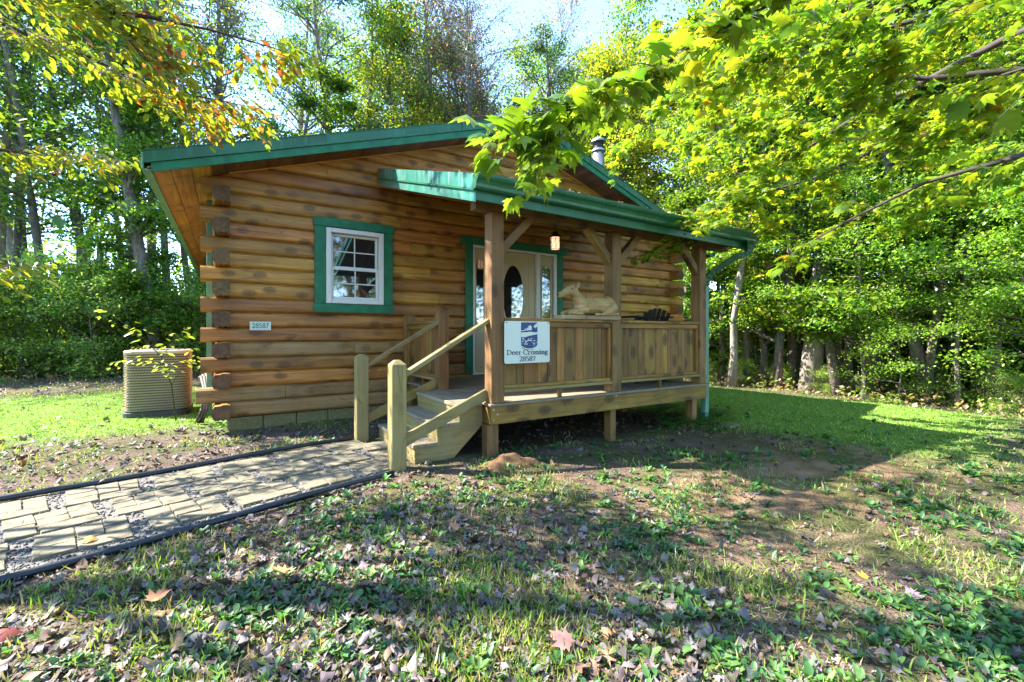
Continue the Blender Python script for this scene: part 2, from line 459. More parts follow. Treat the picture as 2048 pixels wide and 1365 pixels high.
def groundmat():
    m, nt, b, o = nmat('ground_soil')
    tc = N(nt, 'TexCoord'); at = N(nt, 'Attribute', attribute_name='cover')
    sp = N(nt, 'SeparateColor'); nt.links.new(at.outputs['Color'], sp.inputs[0])
    def noi(s, d=6, w=0):
        n = N(nt, 'TexNoise'); nt.links.new(tc.outputs['Object'], n.inputs[0]); n.inputs['Scale'].default_value = s; n.inputs['Detail'].default_value = d; return n.outputs[0]
    soil = ramp(nt, noi(7), [(.25, (.045, .032, .025)), (.5, (.10, .07, .05)), (.75, (.17, .12, .085))])
    fine = noi(60, 4)
    soil = mixc(nt, ramp(nt, fine, [(.45, (0, 0, 0)), (.65, (.6, .6, .6))]), soil, (.19, .14, .115))
    sand = ramp(nt, noi(4), [(.3, (.15, .09, .045)), (.7, (.30, .195, .11))])
    c = mixc(nt, sp.outputs[1], soil, sand)
    moss = ramp(nt, noi(1.6, 8), [(.46, (0, 0, 0)), (.6, (.75, .75, .75))])
    c = mixc(nt, moss, c, (.062, .078, .018))
    gr = ramp(nt, noi(14), [(.3, (.08, .15, .018)), (.7, (.17, .29, .045))])
    c = mixc(nt, sp.outputs[0], c, gr)
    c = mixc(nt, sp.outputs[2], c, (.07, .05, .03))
    nt.links.new(c, b.inputs['Base Color']); b.inputs['Roughness'].default_value = .95
    b.inputs['Specular IOR Level'].default_value = .15
    bump(nt, b, fine, .9, .03)
    return m
M['ground'] = groundmat()
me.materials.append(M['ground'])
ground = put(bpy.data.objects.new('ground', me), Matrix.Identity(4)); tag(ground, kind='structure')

# ------------------------------------------------------------------ garden path: gravel bed, stones, edging
PX = np.linspace(1.22, -6.5, 60)
V, F = [], []
for i, x in enumerate(PX):
    c, h = path_mid(x)
    for k in range(9):
        u = -1 + k / 4
        V.append((x, c + u * h, .006 + .006 * mnoise.noise(Vector((x * 5, (c + u * h) * 5, 1)))))
for i in range(len(PX) - 1):
    for k in range(8): F.append((i * 9 + k, i * 9 + k + 1, i * 9 + 10 + k, i * 9 + 9 + k))
m, nt, b, o = nmat('gravel')
tc = N(nt, 'TexCoord'); vo = N(nt, 'TexVoronoi'); nt.links.new(tc.outputs['Object'], vo.inputs[0]); vo.inputs['Scale'].default_value = 75
hs = ramp(nt, vo.outputs['Color'], [(.0, (.06, .053, .047)), (.5, (.13, .12, .105)), (1, (.22, .21, .195))])
c = mixc(nt, ramp(nt, vo.outputs['Distance'], [(.45, (0, 0, 0)), (.75, (.85, .85, .85))]), hs, (.07, .055, .045))
nt.links.new(c, b.inputs['Base Color']); b.inputs['Roughness'].default_value = .9
bump(nt, b, vo.outputs['Distance'], -1., .012)
M['gravel'] = m
path = mesh_obj('path', V, F, 'gravel'); tag(path, kind='structure')

def stone_piece(poly, z0, z1, parent):
    """an irregular slab with worn edges"""
    c = np.mean(poly, 0); n = len(poly); V = []
    for k, (s, z) in enumerate(((1., z0), (1., z1 - .012), (.965, z1 - .002), (.90, z1))):
        for p in poly:
            q = c + (np.array(p) - c) * s
            V.append((q[0], q[1], z + (random.uniform(-.0025, .0025) if k > 1 else 0)))
    F = []
    for r in range(3):
        for i in range(n): F.append((r * n + i, r * n + (i + 1) % n, (r + 1) * n + (i + 1) % n, (r + 1) * n + i))
    F.append(tuple(range(3 * n, 4 * n)))
    return mesh_obj('paving_stone', V, F, 'cobble', parent)
def slab(cx, cy, ang, size, parent, layout):
    ca, sa = math.cos(ang), math.sin(ang)
    for (u0, u1, v0, v1) in layout:
        g = .006
        P = []
        x0, x1, y0, y1 = u0 + g, u1 - g, v0 + g, v1 - g
        for (u, v) in ((x0, y0), ((x0 + x1) / 2, y0), (x1, y0), (x1, (y0 + y1) / 2), (x1, y1), ((x0 + x1) / 2, y1), (x0, y1), (x0, (y0 + y1) / 2)):
            u = (u - .5) * size + random.uniform(-.004, .004); v = (v - .5) * size + random.uniform(-.004, .004)
            P.append((cx + ca * u - sa * v, cy + sa * u + ca * v))
        stone_piece(P, .0, .022 + random.uniform(-.004, .004), parent)
LAY = [[(0, .42, 0, .36), (.42, 1, 0, .36), (0, .42, .36, .68), (.42, .72, .36, 1), (.72, 1, .36, .68), (.72, 1, .68, 1), (0, .42, .68, 1)],
       [(0, .34, 0, .5), (.34, 1, 0, .32), (.34, .7, .32, .66), (.7, 1, .32, .66), (0, .34, .5, 1), (.34, .7, .66, 1), (.7, 1, .66, 1)],
       [(0, .6, 0, .33), (.6, 1, 0, .5), (0, .3, .33, .66), (.3, .6, .33, .66), (0, .3, .66, 1), (.3, .6, .66, 1), (.6, 1, .5, 1)]]
npc = 0
for row, off in enumerate((-.40, .05, .49)):
    x = 1.02 + (.1, -.12, .04)[row]
    while x > -3.6:
        c, h = path_mid(x); dx = .02; c2 = path_mid(x - .1)[0]
        ang = math.atan2(c2 - c, -.1) + math.pi
        sc = h / .76
        if npc < 290:
            lay = random.choice(LAY)
            slab(x + random.uniform(-.015, .015), c + off * sc + random.uniform(-.015, .015), ang + random.uniform(-.05, .05), .40 * sc, path, lay); npc += len(lay)
        x -= .465 * sc
# stones at the foot of the steps
slab(1.33, 4.75, .02, .32, path, LAY[0]); slab(1.34, 4.36, .02, .32, path, LAY[1])
# gravel apron by the wall
def edging(side, label):
    P = []
    for x in np.linspace(1.17, -6.4, 50):
        c, h = path_mid(x); y = c + side * (h + .02) + .012 * math.sin(x * 2.3 + side)
        P.append((x, y, .03 + .007 * math.sin(x * 3.1)))
    V, F = tube_geo(P, .022, 8)
    o = mesh_obj('path_edging', V, F, 'edging', None, None, True)
    tag(o, label, 'edging', 'black edging along the garden path')
    return o
edging(-1, 'black plastic edging strip on the side of the path nearest the camera')
edging(1, 'black plastic edging strip on the side of the path nearest the cabin wall')

# pebbles
def pebble_base():
    bm = bmesh.new(); bmesh.ops.create_icosphere(bm, subdivisions=1, radius=1)
    V = np.array([v.co[:] for v in bm.verts]); V *= (1 + rng.normal(0, .12, (len(V), 1)))
    F = [[v.index for v in f.verts] for f in bm.faces]; bm.free(); return V, F
pts = []
while len(pts) < 9000:
    r = math.exp(random.uniform(math.log(2.2), math.log(6.5))); a = random.uniform(-1.25, .1)
    d = FWD * math.cos(a) + RGT * math.sin(a); x, y = d.x * r, d.y * r
    if in_path(x, y, -.02) or (.1 < x < 2.0 and 5.3 < y < 6.35 and random.random() < .8): pts.append((x, y))
P = np.array(pts); n = len(P)
sz = rng.uniform(.005, .011, n) * (1 + .5 * (rng.random(n) > .9))
locs = np.column_stack([P, [gz(x, y) + .008 for x, y in pts]])
mt = rand_rot(n, 1.) * sz[:, None, None] * np.array([1, .8, .6])[None, None, :]
scatter_mesh('pebbles', pebble_base(), locs, mt, pick([(.10, .092, .085), (.14, .13, .115), (.07, .062, .055), (.2, .19, .175)], n), 'litter')
tag(bpy.data.objects['pebbles'], kind='stuff')

# ------------------------------------------------------------------ the cabin
H, Z0, YF = .185, .17, 6.5
XL, XR = -.17, 8.43
RX, RZ, SL = 4.16, 4.704, .334          # ridge
YR = 5.95; YB = 16.4
def zroof(x): return RZ - SL * abs(x - RX)
cabin = empty('log_cabin', (4.13, 6.5, 0))
tag(cabin, 'brown log cabin with green metal gable roof and green trimmed window', 'cabin')

def log_prof(z0, z1, yf, yb, jit=0.):
    P = []
    for k in range(9):
        u = -1 + k / 4.
        P.append((yf - .032 * (1 - abs(u) ** 6) + jit, (z0 + z1) / 2 + u * (z1 - z0 - .003) / 2))
    return [(yb, z0 + .002)] + P + [(yb, z1 - .002)]
def gable_log(k, xa, xb, mat):
    z0, z1 = Z0 + H * k, Z0 + H * (k + 1)
    jit = random.uniform(-.004, .004)
    prof = log_prof(z0, z1, YF + .0, YF + .16, jit)
    def lim(z): return (RZ - .15 - z) / SL
    fa = (lambda z: max(xa, RX - lim(z))) if k >= 15 else xa
    fb = (lambda z: min(xb, RX + lim(z))) if k >= 15 else xb
    prof = [(y, min(z, RZ - .16)) for y, z in prof]
    V, F = prism_x(prof, fa, fb)
    fm = [0] * len(prof) + [1, 1]
    return mesh_obj('log', V, F, None, cabin, None, False, [mat, 'log_end'], fm)
joints = {0: [2.6], 1: [.62, 2.9, 6.6], 2: [2.2, 7.0], 3: [1.96, 7.4], 4: [1.49, 6.1], 5: [6.9], 6: [2.52, 6.3], 7: [5.9, 7.6], 8: [2.75, 6.5],
          9: [5.8, 7.3], 10: [2.62, 6.9], 11: [6.2, 7.9], 12: [2.3, 6.0], 13: [2.62, 7.1], 14: [2.15, 4.2, 6.6], 15: [2.75, 5.4],
          16: [2.1, 6.3], 17: [1.13, 3.9, 5.9], 18: [3.3, 6.4], 19: [2.0, 5.1], 20: [3.6], 21: [4.7], 22: [3.7], 23: []}
for k in range(24):
    z0 = Z0 + H * k
    if k < 16:
        xa, xb = (-.29, 8.70) if k % 2 else (.01, 8.25)
        if k == 1: xa = -.33
    else:
        hw = (RZ - .15 - z0) / SL; xa, xb = RX - hw, RX + hw
    cuts = [(xa, xb)]
    if 8 <= k <= 13: cuts = [(xa, 1.10), (1.88, xb)]
    if 2 <= k <= 13:
        a, b_ = cuts[-1]; cuts[-1] = (a, 3.345); cuts.append((5.05, b_))
    for (a, b_) in cuts:
        js = [j for j in joints.get(k, []) if a + .25 < j < b_ - .25]
        e = [a] + js + [b_]
        for i in range(len(e) - 1):
            gable_log(k, e[i] + (.0015 if i else 0), e[i + 1] - (.0015 if i < len(e) - 2 else 0), 'log_grey' if k < 2 or (k < 5 and random.random() < .5) else 'log')
def side_prof(side, z0, z1):
    """end profile of a side wall log: rounded outer face, square inner, small notches below"""
    xo, xi = (XL, .01) if side < 0 else (XR, 8.25)
    s = -1 if side < 0 else 1
    P = [(xi, z0 + .004)]
    P += [(xi - s * -0.0 + s * .035, z0 + .004), (xi + s * .035, z0 + .014), (xi + s * .055, z0 + .014), (xi + s * .055, z0 + .004),
          (xi + s * .085, z0 + .004), (xi + s * .085, z0 + .014), (xi + s * .105, z0 + .014), (xi + s * .105, z0 + .004)]
    for u in (-.9, -.6, -.2, .2, .6, .9):
        P.append((xo - s * .035 * abs(u) ** 3, (z0 + z1) / 2 + u * H / 2))
    P += [(xi + s * .09, z1 - .004), (xi + s * .085, z1 + .004), (xi + s * .03, z1 + .004), (xi, z1 - .006)]
    return P if s > 0 else P[::-1]
for side in (-1, 1):
    for k in range(16):
        y0 = 6.25 + random.uniform(-.008, .008) if k % 2 == 0 else 6.66
        V, F = prism_y(side_prof(side, Z0 + H * k, Z0 + H * (k + 1)), y0, YB - .5)
        mesh_obj('log', V, F, None, cabin, None, False, ['log_y', 'log_end'], [0] * (len(F) - 2) + [1, 1])
# back wall and inner dark lining so that no daylight comes through
MB().box(.02, 8.24, YB - .6, YB - .45, .1, 3.0).build('back_wall', 'log', cabin)
mesh_obj('attic_panel', *prism_y([(-.1, 3.0), (8.4, 3.0), (RX, RZ - .17)], YB - .6, YB - .5), 'log', cabin)
MB().box(.03, 8.23, 6.68, YB - .61, .3, .36).build('floor_panel', 'board', cabin)
# foundation of blocks
fo = empty('foundation', (4.13, 6.55, 0)); fo.parent = cabin; fo.matrix_local = Matrix.Translation((0, .05, 0))
x = -.02; 
while x < 8.3:
    x1 = min(x + .39, 8.42)
    block('block', x + .004, x1 - .004, 6.53, 6.70, -.25, Z0 - .012, 'block', fo, .008); x = x1
y = 6.72
while y < YB - .6:
    block('block', -.02, .16, y + .004, y + .386, -.25, Z0 - .012, 'block', fo, .008)
    block('block', 8.24, 8.42, y + .004, y + .386, -.25, Z0 - .012, 'block', fo, .008); y += .39

# main roof
roof = empty('roof', (RX, YR, RZ)); roof.parent = cabin; roof.matrix_local = WM[cabin.name].inverted() @ WM['roof']
XE = -.745; XE2 = 2 * RX - XE
for s, xe in ((-1, XE), (1, XE2)):
    V, F = [], []
    n_ = 0
    sgn = 1 if s > 0 else -1
    prof = [(xe, zroof(xe) - .03), (RX, RZ - .03), (RX, RZ), (xe, zroof(xe))]
    mesh_obj('roof_panel', *prism_y(prof, YR + .005, YB), 'green', roof)
    # rake trim: metal flashing with drip lip above a painted board
    def rk(dz0, dz1, y0, y1, nm, mt, a=xe, b_=RX, tip=0.):
        P = [(a, zroof(a) + dz0), (b_, zroof(b_) + dz0), (b_, zroof(b_) + dz1), (a, zroof(a) + dz1)]
        return mesh_obj(nm, *prism_y(P, y0, y1), mt, roof)
    rk(-.085, .025, YR - .035, YR - .005, 'rake_flashing', 'green')
    rk(-.105, -.087, YR - .048, YR - .004, 'drip_lip', 'green')
    rk(.022, .03, YR - .045, YR + .15, 'ridge_edge', 'green')
    for t_ in (.36, .74):
        a_ = xe + (RX - xe) * t_; rk(-.088, .033, YR - .049, YR - .02, 'flashing_lap', 'green', a_, a_ - sgn * .035)
    rk(-.20, -.108, YR - .028, YR - .003, 'rake_board', 'green_trim', xe + sgn * -.06, RX)
    # eave fascia
    MB().box(*(sorted((xe, xe + sgn * .02))), YR - .03, YB, zroof(xe) - .16, zroof(xe) + .006).build('eave_fascia', 'green_pale', roof)
    MB().box(*(sorted((xe - sgn * .002, xe - sgn * .06))), YR + .0, YB, zroof(xe) - .165, zroof(xe) - .145).build('eave_drip', 'green_pale', roof)
    # soffit under the gable overhang: planks side by side, running from wall to rake
    q = 0
    xin = XL if s < 0 else XR
    x = xin
    step = .142
    while (x < RX - .02) if s < 0 else (x > RX + .02):
        x2 = x + step * (1 if s < 0 else -1)
        x2 = min(x2, RX) if s < 0 else max(x2, RX)
        a, b_ = sorted((x, x2)); a += .003; b_ -= .003
        P = [(a, zroof(a) - .148), (b_, zroof(b_) - .148), (b_, zroof(b_) - .128), (a, zroof(a) - .128)]
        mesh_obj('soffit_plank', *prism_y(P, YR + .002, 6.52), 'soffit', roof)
        x = x2
    # eave soffit: three long planks
    xs = np.linspace(xe - sgn * .02, xin, 4)
    for i in range(3):
        a, b_ = sorted((xs[i], xs[i + 1])); a += .003; b_ -= .003
        P = [(a, zroof(a) - .148), (b_, zroof(b_) - .148), (b_, zroof(b_) - .128), (a, zroof(a) - .128)]
        mesh_obj('soffit_plank', *prism_y(P, YR + .002, YB - .02), 'log_y', roof)
    # caulk line where the soffit meets the logs
    a, b_ = (.0, RX) if s < 0 else (RX, 8.3)
    P = [(a, zroof(a) - .152), (b_, zroof(b_) - .152), (b_, zroof(b_) - .160), (a, zroof(a) - .160)]
    mesh_obj('caulk_line', *prism_y(P, 6.425, 6.46), 'caulk', cabin)
mesh_obj('ridge_cap', *prism_y([(RX - .16, zroof(RX - .16) + .008), (RX, RZ + .012), (RX + .16, zroof(RX + .16) + .008), (RX, RZ + .035)], YR - .05, YB), 'green', roof)

# stove pipe
V, F = tube_geo([(7.56, 8, 3.2), (7.56, 8, 5.62)], .14, 16)
sp_ = mesh_obj('chimney', V, F, 'steel', cabin, None, True)
V, F = tube_geo([(7.56, 8, 5.60), (7.56, 8, 5.63), (7.56, 8, 5.66)], [.175, .175, .15], 16); mesh_obj('chimney_collar', V, F, 'steel', sp_)
V, F = tube_geo([(7.56, 8, 5.66), (7.56, 8, 5.84)], .11, 16); mesh_obj('chimney_throat', V, F, 'iron', sp_)
V, F = tube_geo([(7.56, 8, 5.83), (7.56, 8, 5.87), (7.56, 8, 5.96)], [.19, .18, .05], 16); mesh_obj('chimney_cap', V, F, 'steel', sp_)

# window
win = empty('window', (1.49, 6.45, 1.62)); win.parent = cabin; win.matrix_local = WM[cabin.name].inverted() @ WM['window']
yt = 6.425
block('window_trim', .963, 1.105, yt, yt + .028, 1.612, 2.652, 'green_trim', win)
block('window_trim', 1.885, 2.018, yt, yt + .028, 1.612, 2.652, 'green_trim', win)
block('window_trim', .948, 2.036, yt - .004, yt + .028, 2.655, 2.770, 'green_trim', win)
block('window_trim', .948, 2.036, yt - .004, yt + .028, 1.490, 1.610, 'green_trim', win)
fr = MB(); fr.box(1.108, 1.172, yt - .012, yt + .06, 1.616, 2.64); fr.box(1.818, 1.882, yt - .012, yt + .06, 1.616, 2.64)
fr.box(1.174, 1.816, yt - .012, yt + .06, 2.582, 2.64); fr.box(1.174, 1.816, yt - .014, yt + .06, 1.616, 1.672); fr.build('window_frame', 'white', win)
def sash(z0, z1, y):
    s = MB(); s.box(1.175, 1.208, y, y + .03, z0, z1); s.box(1.782, 1.815, y, y + .03, z0, z1)
    s.box(1.210, 1.780, y, y + .03, z1 - .035, z1); s.box(1.210, 1.780, y, y + .03, z0, z0 + .035); s.build('sash', 'white', win)
    g = MB(); g.box(1.487, 1.503, y + .006, y + .020, z0 + .036, z1 - .036); zm = (z0 + z1) / 2
    g.box(1.211, 1.485, y + .006, y + .020, zm - .008, zm + .008); g.box(1.505, 1.779, y + .006, y + .020, zm - .008, zm + .008)
    g.build('muntin', 'white', win)
    for (a, b_) in ((1.211, 1.486), (1.504, 1.779)):
        for (c, d) in ((z0 + .036, zm - .009), (zm + .009, z1 - .036)): block('pane', a, b_, y + .021, y + .025, c, d, 'glass', win, .001)
sash(1.675, 2.115, yt + .030); sash(2.10, 2.58, yt + .002 + .062)
MB().box(1.12, 1.87, yt + .105, yt + .115, 1.66, 2.66).build('dark_backing', 'black', win)  # black sheet stands in for the unlit room behind the panes

# door set
ds = empty('entrance_door', (4.19, 6.45, .555)); ds.parent = cabin; ds.matrix_local = WM[cabin.name].inverted() @ WM['entrance_door']
block('door_trim', 3.203, 3.335, yt, yt + .03, .553, 2.643, 'green_trim', ds)
block('door_trim', 5.055, 5.200, yt, yt + .03, .553, 2.643, 'green_trim', ds)
block('door_trim', 3.12, 5.30, yt - .004, yt + .03, 2.646, 2.765, 'green_trim', ds)
f = MB()
for a, b_ in ((3.338, 3.372), (3.590, 3.655), (4.600, 4.682), (4.988, 5.052)): f.box(a, b_, yt + .006, yt + .10, .56, 2.60)
f.box(3.338, 5.052, yt + .006, yt + .10, 2.602, 2.643); f.box(3.338, 5.052, yt + .0, yt + .14, .535, .575)
f.build('door_frame', 'white', ds)
def oval(cx, cz, a, b_, n=28, arch=False):
    P = []
    for i in range(n):
        t = 2 * math.pi * i / n
        P.append((cx + a * math.cos(t), cz + b_ * math.sin(t)))
    return P
def stad(cx, z0, z1, a, n=8):
    """glass with a shouldered arched top and the same below"""
    P = []
    zt, zb = z1 - a * .9, z0 + a * .9
    for i in range(n + 1):
        t = math.pi * i / n; P.append((cx + a * math.cos(t) * (1 if i not in (1, n - 1) else .86), zt + a * .9 * math.sin(t)))
    for i in range(n + 1):
        t = math.pi + math.pi * i / n; P.append((cx + a * math.cos(t) * (1 if i not in (1, n - 1) else .86), zb + a * .9 * math.sin(t)))
    return P
def leafpanel(name, x0, x1, z0, z1, outline, panels):
    d = block(name, x0, x1, yt + .050, yt + .085, z0, z1, 'cream', ds)
    cx = np.mean([p[0] for p in outline]); cz_ = np.mean([p[1] for p in outline]); n = len(outline)
    g = [(x, yt + .0455, z) for x, z in outline] + [(x, yt + .049, z) for x, z in outline]
    mesh_obj('pane', g, [tuple(range(n))[::-1]] + [(i, (i + 1) % n, n + (i + 1) % n, n + i) for i in range(n)], 'glass', d)
    V = []; k = [(0., .050), (.004, .034), (.022, .030), (.034, .040), (.036, .050)]
    for off, y_ in k:
        for (x, z) in outline:
            L = math.hypot(x - cx, z - cz_); nx_, nz_ = (x - cx), (z - cz_)
            # outward by about the offset
            hx = max(abs(p[0] - cx) for p in outline); hz = max(abs(p[1] - cz_) for p in outline)
            V.append((cx + nx_ * (1 + off / hx), yt + y_, cz_ + nz_ * (1 + off / hz)))
    F = [(r * n + i, r * n + (i + 1) % n, (r + 1) * n + (i + 1) % n, (r + 1) * n + i) for r in range(len(k) - 1) for i in range(n)]
    mesh_obj('glass_moulding', V, F, 'cream', d, None, True)
    for (a, b_, c, e) in panels:
        s = MB(); w = .014
        s.box(a, a + w, yt + .043, yt + .0499, c, e); s.box(b_ - w, b_, yt + .043, yt + .0499, c, e)
        s.box(a + w, b_ - w, yt + .043, yt + .0499, c, c + w); s.box(a + w, b_ - w, yt + .043, yt + .0499, e - w, e)
        s.build('panel_moulding', 'cream', d)
    return d
leafpanel('sidelight', 3.376, 3.586, .58, 2.598, stad(3.482, 1.37, 2.42, .068), [(3.40, 3.562, .66, .88), (3.40, 3.562, .93, 1.22)])
leafpanel('sidelight', 4.686, 4.984, .58, 2.598, stad(4.835, 1.37, 2.42, .092), [(4.73, 4.94, .66, .88), (4.73, 4.94, .93, 1.22)])
dr = leafpanel('door', 3.662, 4.594, .58, 2.598, oval(4.13, 1.86, .21, .51), [(3.80, 4.08, .68, 1.15), (4.18, 4.46, .68, 1.15), (3.80, 4.46, 1.25, 2.50)])
V, F = tube_geo([(3.73, yt + .05, 1.55), (3.73, yt + .0, 1.55), (3.73, yt - .03, 1.55)], [.03, .012, .028], 12); mesh_obj('handle', V, F, 'bolt', dr)

# house number plaque
pl = empty('number_plaque', (.335, 6.44, 1.30)); tag(pl, 'small white number plaque 28587 on the log wall left of the window', 'house number')
block('plate', .217, .452, 6.436, 6.444, 1.244, 1.352, 'sign', pl, .002)
def text(s, size, loc, mat, parent, name, bold=.0, sx=1.):
    cu = bpy.data.curves.new(name, 'FONT'); cu.body = s; cu.size = size; cu.align_x = 'CENTER'; cu.align_y = 'CENTER'
    cu.extrude = .0008; cu.offset = bold; cu.space_character = 1.0
    cu.materials.append(M[mat])
    tmp = bpy.data.objects.new(name + '_curve', cu); COL.objects.link(tmp); bpy.context.view_layer.update()
    me = bpy.data.meshes.new_from_object(tmp.evaluated_get(bpy.context.evaluated_depsgraph_get())); bpy.data.objects.remove(tmp)
    me.name = name; me.materials.clear(); me.materials.append(M[mat])
    o = bpy.data.objects.new(name, me)
    return put(o, Matrix.Translation(loc) @ Matrix.Rotation(R(90), 4, 'X') @ Matrix.Diagonal((sx, 1, 1, 1)), parent)
text('28587', .088, (.3345, 6.4345, 1.2985), 'plaque_green', pl, 'digits', .0014, .86)

# eave downspout seen at the left corner
MB().box(-.255, -.195, 7.25, 7.34, .12, 3.0).build('downspout', 'green_pale', cabin)
# scorched vent hole left out; small pipe bundle at the corner by the air conditioner
for dx in (0, .035, .07):
    V, F = tube_geo([(-.30 - dx, 8.1, .62 - dx), (-.26 - dx, 7.6, .60), (-.24 - dx * .6, 7.3, .45), (-.25 - dx * .8, 7.15, .2), (-.30 - dx, 7.2, .02)], .018, 7)
    mesh_obj('refrigerant_pipe', V, F, 'hose', cabin, None, True)

# ------------------------------------------------------------------ the porch
DK = .512
porch = empty('porch', (3.9, 5.1, 0)); tag(porch, 'raised wooden porch with boarded railing and green lean-to roof', 'porch')
PX_ = (2.167, 3.80, 5.455); PW = .145
y0, y1 = 3.785, 3.93
for i, x in enumerate(PX_):
    block('post', x, x + PW, y0, y1, DK + .001, 2.40, 'post', porch, .006)
block('support_post', 2.135, 2.265, 3.82, 3.93, -.25, .30, 'post', porch)
block('support_post', 3.80, 3.89, 3.82, 3.93, -.3, .30, 'post', porch)
block('support_post', 5.34, 5.44, 3.82, 3.93, -.35, .30, 'post', porch)
block('support_post', 2.2, 2.33, 6.2, 6.33, -.3, .30, 'post', porch)
for yy in (5.1,):
    block('support_post', 5.34, 5.44, yy, yy + .1, -.35, .30, 'post', porch)
# skirt, joists, deck boards
block('rim_joist', 2.165, 5.615, 3.79, 3.828, .305, .487, 'board', porch)
block('rim_joist', 2.166, 2.204, 3.830, 6.44, .305, .487, 'board', porch)
block('rim_joist', 5.577, 5.615, 3.830, 6.44, .305, .487, 'board', porch)
for x in np.arange(2.6, 5.5, .41): block('joist', x, x + .038, 3.83, 6.43, .33, .486, 'board', porch)
y = 3.762; i = 0
while y < 6.40:
    block('deck_board', 2.145, 5.64, y + .003, y + .139, .4885, DK, 'deck', porch, .004); y += .142
for j, (xx, zz) in enumerate(((2.19, .455), (2.19, .35), (2.235, .405), (3.86, .47), (3.875, .335))):
    V, F = tube_geo([(xx, 3.792, zz), (xx, 3.783, zz)], .009, 8); mesh_obj('bolt', V, F, 'bolt', porch)
# newels on the deck, and the short rail to the wall
def newel(x, y, z0, z1, w, parent, mat):
    V, F = box_geo(w, w, z1 - z0 - .05, .005)
    h = (z1 - z0 - .05) / 2; c = (z0 + z1 - .05) / 2
    B = MB(); B.add(([(a, b_, d + c) for a, b_, d in V], F))
    r = w / 2 - .001; t = z1 - .05; q = .35 * r
    W = [(-r, -r, t), (r, -r, t), (r, r, t), (-r, r, t), (-r * .96, -r * .96, t + .012), (r * .96, -r * .96, t + .012), (r * .96, r * .96, t + .012), (-r * .96, r * .96, t + .012), (-q, -q, z1), (q, -q, z1), (q, q, z1), (-q, q, z1)]
    G = [(0, 1, 5, 4), (1, 2, 6, 5), (2, 3, 7, 6), (3, 0, 4, 7), (4, 5, 9, 8), (5, 6, 10, 9), (6, 7, 11, 10), (7, 4, 8, 11), (8, 9, 10, 11)]
    B.add((W, G))
    Mx = Matrix.Translation((x, y, c)) @ Matrix.Rotation(R(90), 4, 'Y') 
    inv = Mx.inverted(); vv = [tuple(inv @ Vector((x + a, y + b_, d))) for a, b_, d in B.v]
    return mesh_obj('newel_post', vv, B.f, mat, parent, Mx)
newel(2.235, 5.15, DK, 1.50, .135, porch, 'post'); newel(2.235, 6.33, DK, 1.50, .135, porch, 'post')
def rail_panel(ax, a0, a1, c, bottoms=(.612, .645, .683), top=(1.330, 1.362), nb=None, seams=None):
    """boarded railing between posts, along x (ax=0) at y=c or along y at x=c"""
    rp = empty('railing_panel', ((a0 + a1) / 2, c, DK) if ax == 0 else (c, (a0 + a1) / 2, DK)); rp.parent = porch
    rp.matrix_local = WM[porch.name].inverted() @ WM[rp.name]
    def bx(nm, u0, u1, w0, w1, z0, z1, mt):
        if ax == 0: return block(nm, u0, u1, c + w0, c + w1, z0, z1, mt, rp)
        return block(nm, c + w0, c + w1, u0, u1, z0, z1, mt, rp)
    bx('rail_cap', a0, a1, -.075, .075, top[0], top[1], 'board')
    bx('upper_rail', a0, a1, -.048, -.012, top[0] - .062, top[0] - .002, 'board')
    bx('lower_rail', a0, a1, -.050, -.012, bottoms[1] + .002, bottoms[2], 'board')
    bx('bottom_rail', a0, a1, -.075, .045, bottoms[0], bottoms[1], 'treated')
    bx('stile', a0 + .001, a0 + .035, -.049, -.012, bottoms[2] + .001, top[0] - .064, 'board')
    bx('stile', a1 - .035, a1 - .001, -.049, -.012, bottoms[2] + .001, top[0] - .064, 'board')
    bx('foot_block', (a0 + a1) / 2 - .022, (a0 + a1) / 2 + .022, -.03, .012, DK + .001, bottoms[0] - .001, 'board')
    e = [a0 + .003] + list(seams or []) + [a1 - .003]
    if seams is None: e = list(np.arange(a0 + .003, a1 - .08, .125)) + [a1 - .003]
    for i in range(len(e) - 1):
        o = random.uniform(-.001, .003)
        bx('railing_board', e[i] + .0015, e[i + 1] - .0015, -.010 + o, .010 + o, bottoms[1] + .002, top[0] - .002, 'board')
    return rp
rail_panel(0, 2.315, 3.797, 3.86, seams=[2.498, 2.588, 2.765, 2.896, 3.022, 3.132, 3.284, 3.401, 3.562, 3.69])
rail_panel(0, 3.948, 5.452, 3.86, seams=[4.056, 4.147, 4.311, 4.419, 4.629, 4.745, 4.861, 5.076, 5.214, 5.33])
rail_panel(1, 5.222, 6.258, 2.235)
rail_panel(1, 3.935, 6.42, 5.53)
# beam and braces
block('beam', 2.00, 6.15, 3.80, 3.915, 2.402, 2.50, 'post', porch)
def brace(x0, z0, x1, z1, y=3.857): return board('brace', (x0, y, z0), (x1, y, z1), .085, .088, 'post', porch)
brace(2.29, 2.03, 2.68, 2.42); brace(3.84, 2.03, 3.45, 2.42); brace(3.92, 2.03, 4.31, 2.42); brace(5.49, 2.03, 5.10, 2.42)
